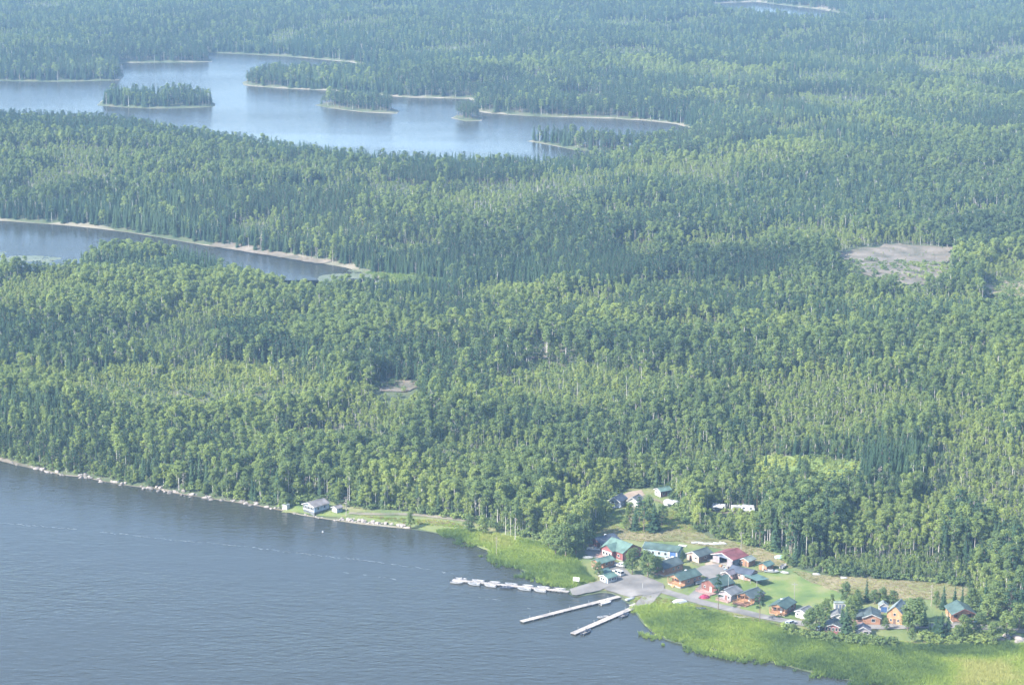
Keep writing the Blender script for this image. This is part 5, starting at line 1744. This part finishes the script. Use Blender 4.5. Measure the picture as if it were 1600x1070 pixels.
for lab, grp, line, n, jit, s0, s1, ks in (
        ('pale boulder at the waterline of the shore left of the white box shed', 'boulders along the rocky shore', near_shore[2:15], 90, 2.0, 0.35, 1.3, (0, 1, 2, 3, 4, 5)),
        ('whitish boulder in the bank below the pale dirt lane', 'boulders below the dirt lane', [(530, 811), (560, 815), (600, 819), (640, 824)], 46, 1.6, 0.5, 1.25, (0, 1, 2)),
        ('small whitish stone at the water edge below the cottage lawn', 'stones below the cottage lawn', [(460, 802), (500, 809), (530, 813)], 16, 0.8, 0.3, 0.55, (0, 1, 2)),
        ('small pale stone along the edge of the gravel yard above the middle dock', 'stones edging the yard', [(975, 931), (985, 926), (1000, 926)], 9, 0.5, 0.3, 0.55, (0, 1)),
        ('large pale boulder at the marsh edge beyond the last cabin', 'boulders beyond the last cabin', [(1555, 1003), (1575, 1003), (1597, 1008)], 12, 2.5, 0.9, 1.9, (0, 1, 2))):
    for p in along_line(line, n, jit):
        boulder(p, random.uniform(s0, s1), random.choice(ks), lab, grp, 0.05)

# ------------------------------------------------------------------ trees standing among the cabins
YARD = [  # pixel of the foot, height in metres, kind, width, tint, label
    (868, 868, 13, 'poplar', 1.1, 0.40, 'leafy poplar, leftmost of the clump between the marsh and the pickup'),
    (884, 872, 15, 'poplar', 1.1, 0.35, 'tallest poplar in the clump between the marsh and the pickup'),
    (900, 868, 14, 'poplar', 1.1, 0.25, 'dark poplar of the clump, nearest the white pickup'),
    (912, 860, 13, 'poplar', 1.0, 0.15, 'dark-leaved poplar at the left end of the navy-roofed cabin'),
    (893, 852, 14, 'poplar', 1.0, 0.30, 'poplar standing behind the marsh clump'),
    (857, 858, 9, 'poplar', 1.0, 0.50, 'low yellow-green poplar at the marsh edge'),
    (935, 905, 7.5, 'poplar', 0.9, 0.22, 'dark bushy tree left of the tiny white shed'),
    (988, 897, 11, 'poplar', 1.15, 0.22, 'left tree of the dark round pair in the middle of the yard'),
    (1012, 902, 11.5, 'poplar', 1.2, 0.28, 'right tree of the dark round pair in the middle of the yard'),
    (1028, 900, 8.5, 'poplar', 1.0, 0.40, 'greyer small tree in front of the half hidden orange-brown cabin'),
    (992, 828, 11, 'spruce', 1.5, 0.40, 'left spruce of the clump on the upper lawn'),
    (1006, 831, 14, 'pine', 1.1, 0.35, 'tallest conifer of the clump on the upper lawn'),
    (1022, 831, 13, 'spruce', 1.6, 0.25, 'dark spruce at the right of the clump on the upper lawn'),
    (1014, 820, 13, 'poplar', 0.9, 0.35, 'poplar at the back of the clump on the upper lawn'),
    (1034, 822, 10, 'poplar', 0.9, 0.30, 'small poplar beside the clump on the upper lawn'),
    (984, 815, 9, 'poplar', 0.9, 0.40, 'pale round tree at the left back of the clump on the upper lawn'),
    (999, 818, 12, 'pine', 1.1, 0.30, 'pine at the back of the clump on the upper lawn'),
    (1030, 829, 9, 'pine', 1.0, 0.35, 'low pine at the right tip of the clump on the upper lawn'),
    (978, 829, 6, 'poplar', 1.0, 0.45, 'low bush tree at the left foot of the clump on the upper lawn'),
    (1090, 823, 9.5, 'poplar', 0.75, 0.95, 'bright yellow-green bush tree at the meadow edge'),
    (1160, 836, 9, 'poplar', 1.2, 0.72, 'fresh green broad tree below the campers, left one'),
    (1175, 842, 8, 'poplar', 1.3, 0.66, 'fresh green broad tree below the campers, right one'),
    (1135, 840, 8, 'poplar', 1.1, 0.35, 'mid-green tree left of the fresh green broad trees'),
    (1066, 879, 5.5, 'poplar', 0.7, 0.05, 'small dark bush tree at the right end of the long pale blue building'),
    (1122, 953, 14.5, 'pine', 0.85, 0.30, 'tall thin pine in front of the white-trimmed cabin'),
    (1187, 970, 12.5, 'pine', 0.95, 0.42, 'leaning pine by the road in front of the orange deck'),
    (1275, 988, 11, 'poplar', 1.2, 0.30, 'round tree beside the road by the silver car'),
    (1322, 994, 11.5, 'spruce', 1.4, 0.42, 'spruce right of the red cabin with tall white windows'),
    (1332, 993, 10, 'poplar', 0.7, 0.40, 'slim green tree against the small grey shed'),
    (1330, 968, 10, 'poplar', 1.0, 0.45, 'pale green tree behind the red cabin spruces'),
    (1354, 941, 10.5, 'spruce', 0.9, 0.18, 'dark pointed spruce at the front of the hay field'),
    (1322, 944, 9, 'poplar', 1.0, 0.22, 'dark round tree behind the outhouse'),
    (1340, 944, 6, 'poplar', 1.1, 0.20, 'low dark tree between outhouse and pointed spruce'),
    (1366, 944, 6, 'poplar', 1.2, 0.25, 'low round tree left of the tiny shed with blue door'),
    (1380, 943, 6.5, 'poplar', 1.2, 0.25, 'low round tree right behind the tiny shed with blue door'),
    (1395, 944, 6, 'poplar', 1.1, 0.28, 'low round tree behind the tall amber cabin'),
    (1300, 943, 4, 'poplar', 1.0, 0.3, 'bush at the left of the outhouse'),
    (1428, 987, 13, 'poplar', 1.25, 0.36, 'big spreading tree right of the tall amber cabin'),
    (1418, 985, 9, 'poplar', 1.0, 0.36, 'small tree pressed against the tall amber cabin'),
    (1453, 989, 6, 'spruce', 1.2, 0.2, 'short spruce right of the big spreading tree'),
    (1470, 999, 11, 'spruce', 1.5, 0.25, 'left spruce of the dark pair below the last cabin'),
    (1480, 998, 10, 'spruce', 1.4, 0.22, 'right spruce of the dark pair below the last cabin'),
    (1425, 1004, 6, 'poplar', 0.9, 0.30, 'scrubby tree at the marsh edge under the big spreading tree'),
    (1505, 1000, 10, 'poplar', 1.1, 0.42, 'grey-green tree in front of the last cabin'),
    (1495, 1004, 7, 'poplar', 1.0, 0.38, 'low scrubby tree at the marsh below the last cabin'),
    (1455, 947, 9, 'snag', 0.8, 0.3, 'bare pale snag at the hay field behind the road'),
    (1463, 950, 7, 'poplar', 0.8, 0.4, 'small tree beside the bare pale snag'),
    (1474, 951, 9.5, 'spruce', 1.1, 0.25, 'dark spruce right of the bare pale snag'),
    (1491, 946, 9, 'spruce', 1.2, 0.3, 'spruce behind the roof of the last cabin, left one'),
    (1503, 945, 8, 'spruce', 1.2, 0.3, 'spruce behind the roof of the last cabin, right one'),
    (1518, 952, 9, 'poplar', 1.0, 0.3, 'tree behind the right gable of the last cabin'),
    (1543, 975, 12, 'poplar', 1.2, 0.5, 'broad yellow-green tree right of the dark blue car'),
    (1552, 1003, 8, 'poplar', 1.3, 0.45, 'low broad tree at the road below the wood'),
    (1572, 995, 10, 'poplar', 1.3, 0.5, 'broad tree left of the marsh boulders'),
    (1592, 985, 11, 'poplar', 1.2, 0.45, 'broad tree at the picture edge by the road'),
    (1262, 985, 8, 'poplar', 1.0, 0.28, 'small tree at the left foot of the round tree by the silver car'),
    (1290, 966, 8, 'poplar', 0.9, 0.35, 'small tree right of the small white-fronted cabin'),
    (1316, 985, 10, 'spruce', 1.2, 0.35, 'spruce hiding the right corner of the red cabin'),
    (1340, 958, 8, 'poplar', 0.9, 0.30, 'dark tree behind the grey side porch'),
    (1384, 984, 5, 'poplar', 1.0, 0.30, 'bush by the road below the tiny shed with blue door'),
    (1436, 972, 10, 'poplar', 1.0, 0.33, 'tree at the back of the big spreading tree'),
    (1445, 978, 8, 'spruce', 1.3, 0.30, 'spruce on the road side right of the big spreading tree'),
    (1462, 996, 9, 'spruce', 1.4, 0.20, 'spruce at the left flank of the dark pair below the last cabin'),
    (1516, 996, 8, 'poplar', 1.1, 0.35, 'tree on the bank right of the grey-green tree'),
    (1530, 992, 9, 'poplar', 1.1, 0.30, 'tree on the bank below the dark blue car'),
    (1540, 958, 13, 'spruce', 1.4, 0.25, 'tall spruce behind the dark blue car'),
    (1556, 962, 14, 'poplar', 1.1, 0.38, 'tall poplar behind the broad yellow-green tree'),
    (1578, 968, 14, 'pine', 1.2, 0.30, 'tall pine over the road at the picture edge'),
    (1595, 960, 15, 'spruce', 1.5, 0.28, 'tall dark spruce at the picture edge above the road'),
    (1240, 990, 4, 'poplar', 1.0, 0.40, 'bush on the bank below the silver car'),
    (776, 868, 9, 'snag', 0.6, 0.3, 'pale leaning snag at the left tip of the reeds'),
    (541, 806, 9, 'snag', 1.2, 0.3, 'bare grey tree just right of the lakeside cottage'),
    (641, 826, 8, 'poplar', 0.9, 0.5, 'green tree at the water end of the dirt lane'),
    (733, 833, 8, 'poplar', 1.0, 0.3, 'dark round tree between dirt lane and reeds'),
    (755, 835, 9, 'poplar', 0.9, 0.6, 'fresh green tree left of the reeds'),
    (790, 838, 17, 'birch', 0.9, 0.40, 'white birch with long bare trunk above the reeds, left one'),
    (805, 846, 18, 'birch', 0.9, 0.40, 'white birch with long bare trunk above the reeds, right one'),
    (798, 838, 16, 'birch', 0.8, 0.45, 'slim white birch between the two long bare ones above the reeds'),
    (832, 838, 8, 'poplar', 1.0, 0.4, 'tree in front of the dark red cabin'),
]
for k, (a, b, h_, kd, wd, tn, lab) in enumerate(YARD):
    pk = KIND[kd][k % len(KIND[kd])]
    s = h_ / PROTO[pk][1]
    tr = make_tree(NAMES[kd], pk, place(a, b), random.uniform(0, 6.28), s, 1.0, tn, lab, 'trees standing among the cabins and along the shore')
    f = wd * (1.25 if kd in ('spruce', 'pine') else 1.15)
    tr.scale = (s * f, s * f, s)

# lily pads on the pond
lq = []
for poly, n in (([(-40, 396), (40, 392), (100, 404), (60, 416), (-40, 412)], 900), ([(500, 432), (560, 420), (600, 438), (560, 450), (500, 448)], 600)):
    wp = np.array(W(poly))
    a_ = wp.min(0) + rng.random((n * 2, 2)) * (wp.max(0) - wp.min(0))
    _, ins = seg_dist(a_, wp)
    a_ = a_[ins & (samp(SH, a_[:, 0], a_[:, 1]) < -0.5) & (vnoise(a_[:, 0], a_[:, 1], 14, 61, 2) > 0.47)]
    lq.append(a_)
lq = np.concatenate(lq)
V_, F_ = [], []
for (a_, b_) in lq:
    r_l = random.uniform(0.8, 2.2)
    o_ = len(V_)
    V_ += [(a_ + r_l * math.cos(t_) * random.uniform(.7, 1.2), b_ + r_l * math.sin(t_) * random.uniform(.7, 1.2), 0.02 + 0.01 * random.random()) for t_ in np.linspace(0, 6.283, 8)[:-1]]
    F_.append(tuple(range(o_, o_ + 7)))
link('lily_pads', np_mesh('lily_pads', np.array(V_), np.array(F_), [M['lily']]), 'stuff')


# foam streaks that the wind has drawn across the lake
def streak(line, n, gate=0.45):
    P_ = [Vector(unproj(a, b)) for a, b in line]
    V_, F_ = [], []
    for a, b in zip(P_, P_[1:]):
        m_ = int((b - a).length / 1.1)
        d = (b - a).normalized()
        s = Vector((-d.y, d.x))
        for k in range(m_):
            if random.random() > n:
                continue
            c = a.lerp(b, (k + random.random()) / m_) + s * (random.gauss(0, 0.45) + 3 * (float(vnoise(np.array(a.x + k), np.array(a.y), 40, 91, 2)) - 0.5))
            if float(vnoise(np.array(c.x), np.array(c.y), 22, 92, 2)) < gate:
                continue
            L_, w_ = random.uniform(0.4, 1.3), random.uniform(0.05, 0.20)
            o_ = len(V_)
            for q in ((-1, -.4), (-.3, -1), (.8, -.7), (1, .3), (.2, 1), (-.8, .7)):
                e = c + d * L_ * q[0] + s * w_ * q[1]
                V_.append((e.x, e.y, 0.10))
            F_.append(tuple(range(o_, o_ + 6)))
    if not F_:
        return None
    return link('foam', np_mesh('foam', np.array(V_), np.array(F_), [M['foam']]), 'stuff')


streak([(-60, 812), (100, 826), (250, 842), (400, 856), (560, 874), (690, 893), (706, 897)], 0.75, 0.28)
streak([(420, 876), (520, 892), (620, 905)], 0.2)
streak([(745, 932), (790, 939), (830, 949)], 0.3)
streak([(60, 762), (130, 774), (220, 786)], 0.15)
# ------------------------------------------------------------------ haze
hz = MB().box(-58000, 58000, -3100, 14100, -6, CAM_H + 12).build('haze', None)
hz['kind'] = 'stuff'
hm = bpy.data.materials.new('haze')
hm.use_nodes = True
hn = hm.node_tree
hn.nodes.remove(hn.nodes['Principled BSDF'])
pv = hn.nodes.new('ShaderNodeVolumePrincipled')
pv.inputs['Color'].default_value = (0.41, 0.67, 1.0, 1)
pv.inputs['Density'].default_value = HAZE_DENSITY
pv.inputs['Anisotropy'].default_value = 0.0
hn.links.new(pv.outputs[0], hn.nodes['Material Output'].inputs['Volume'])
hz.data.materials.append(hm)
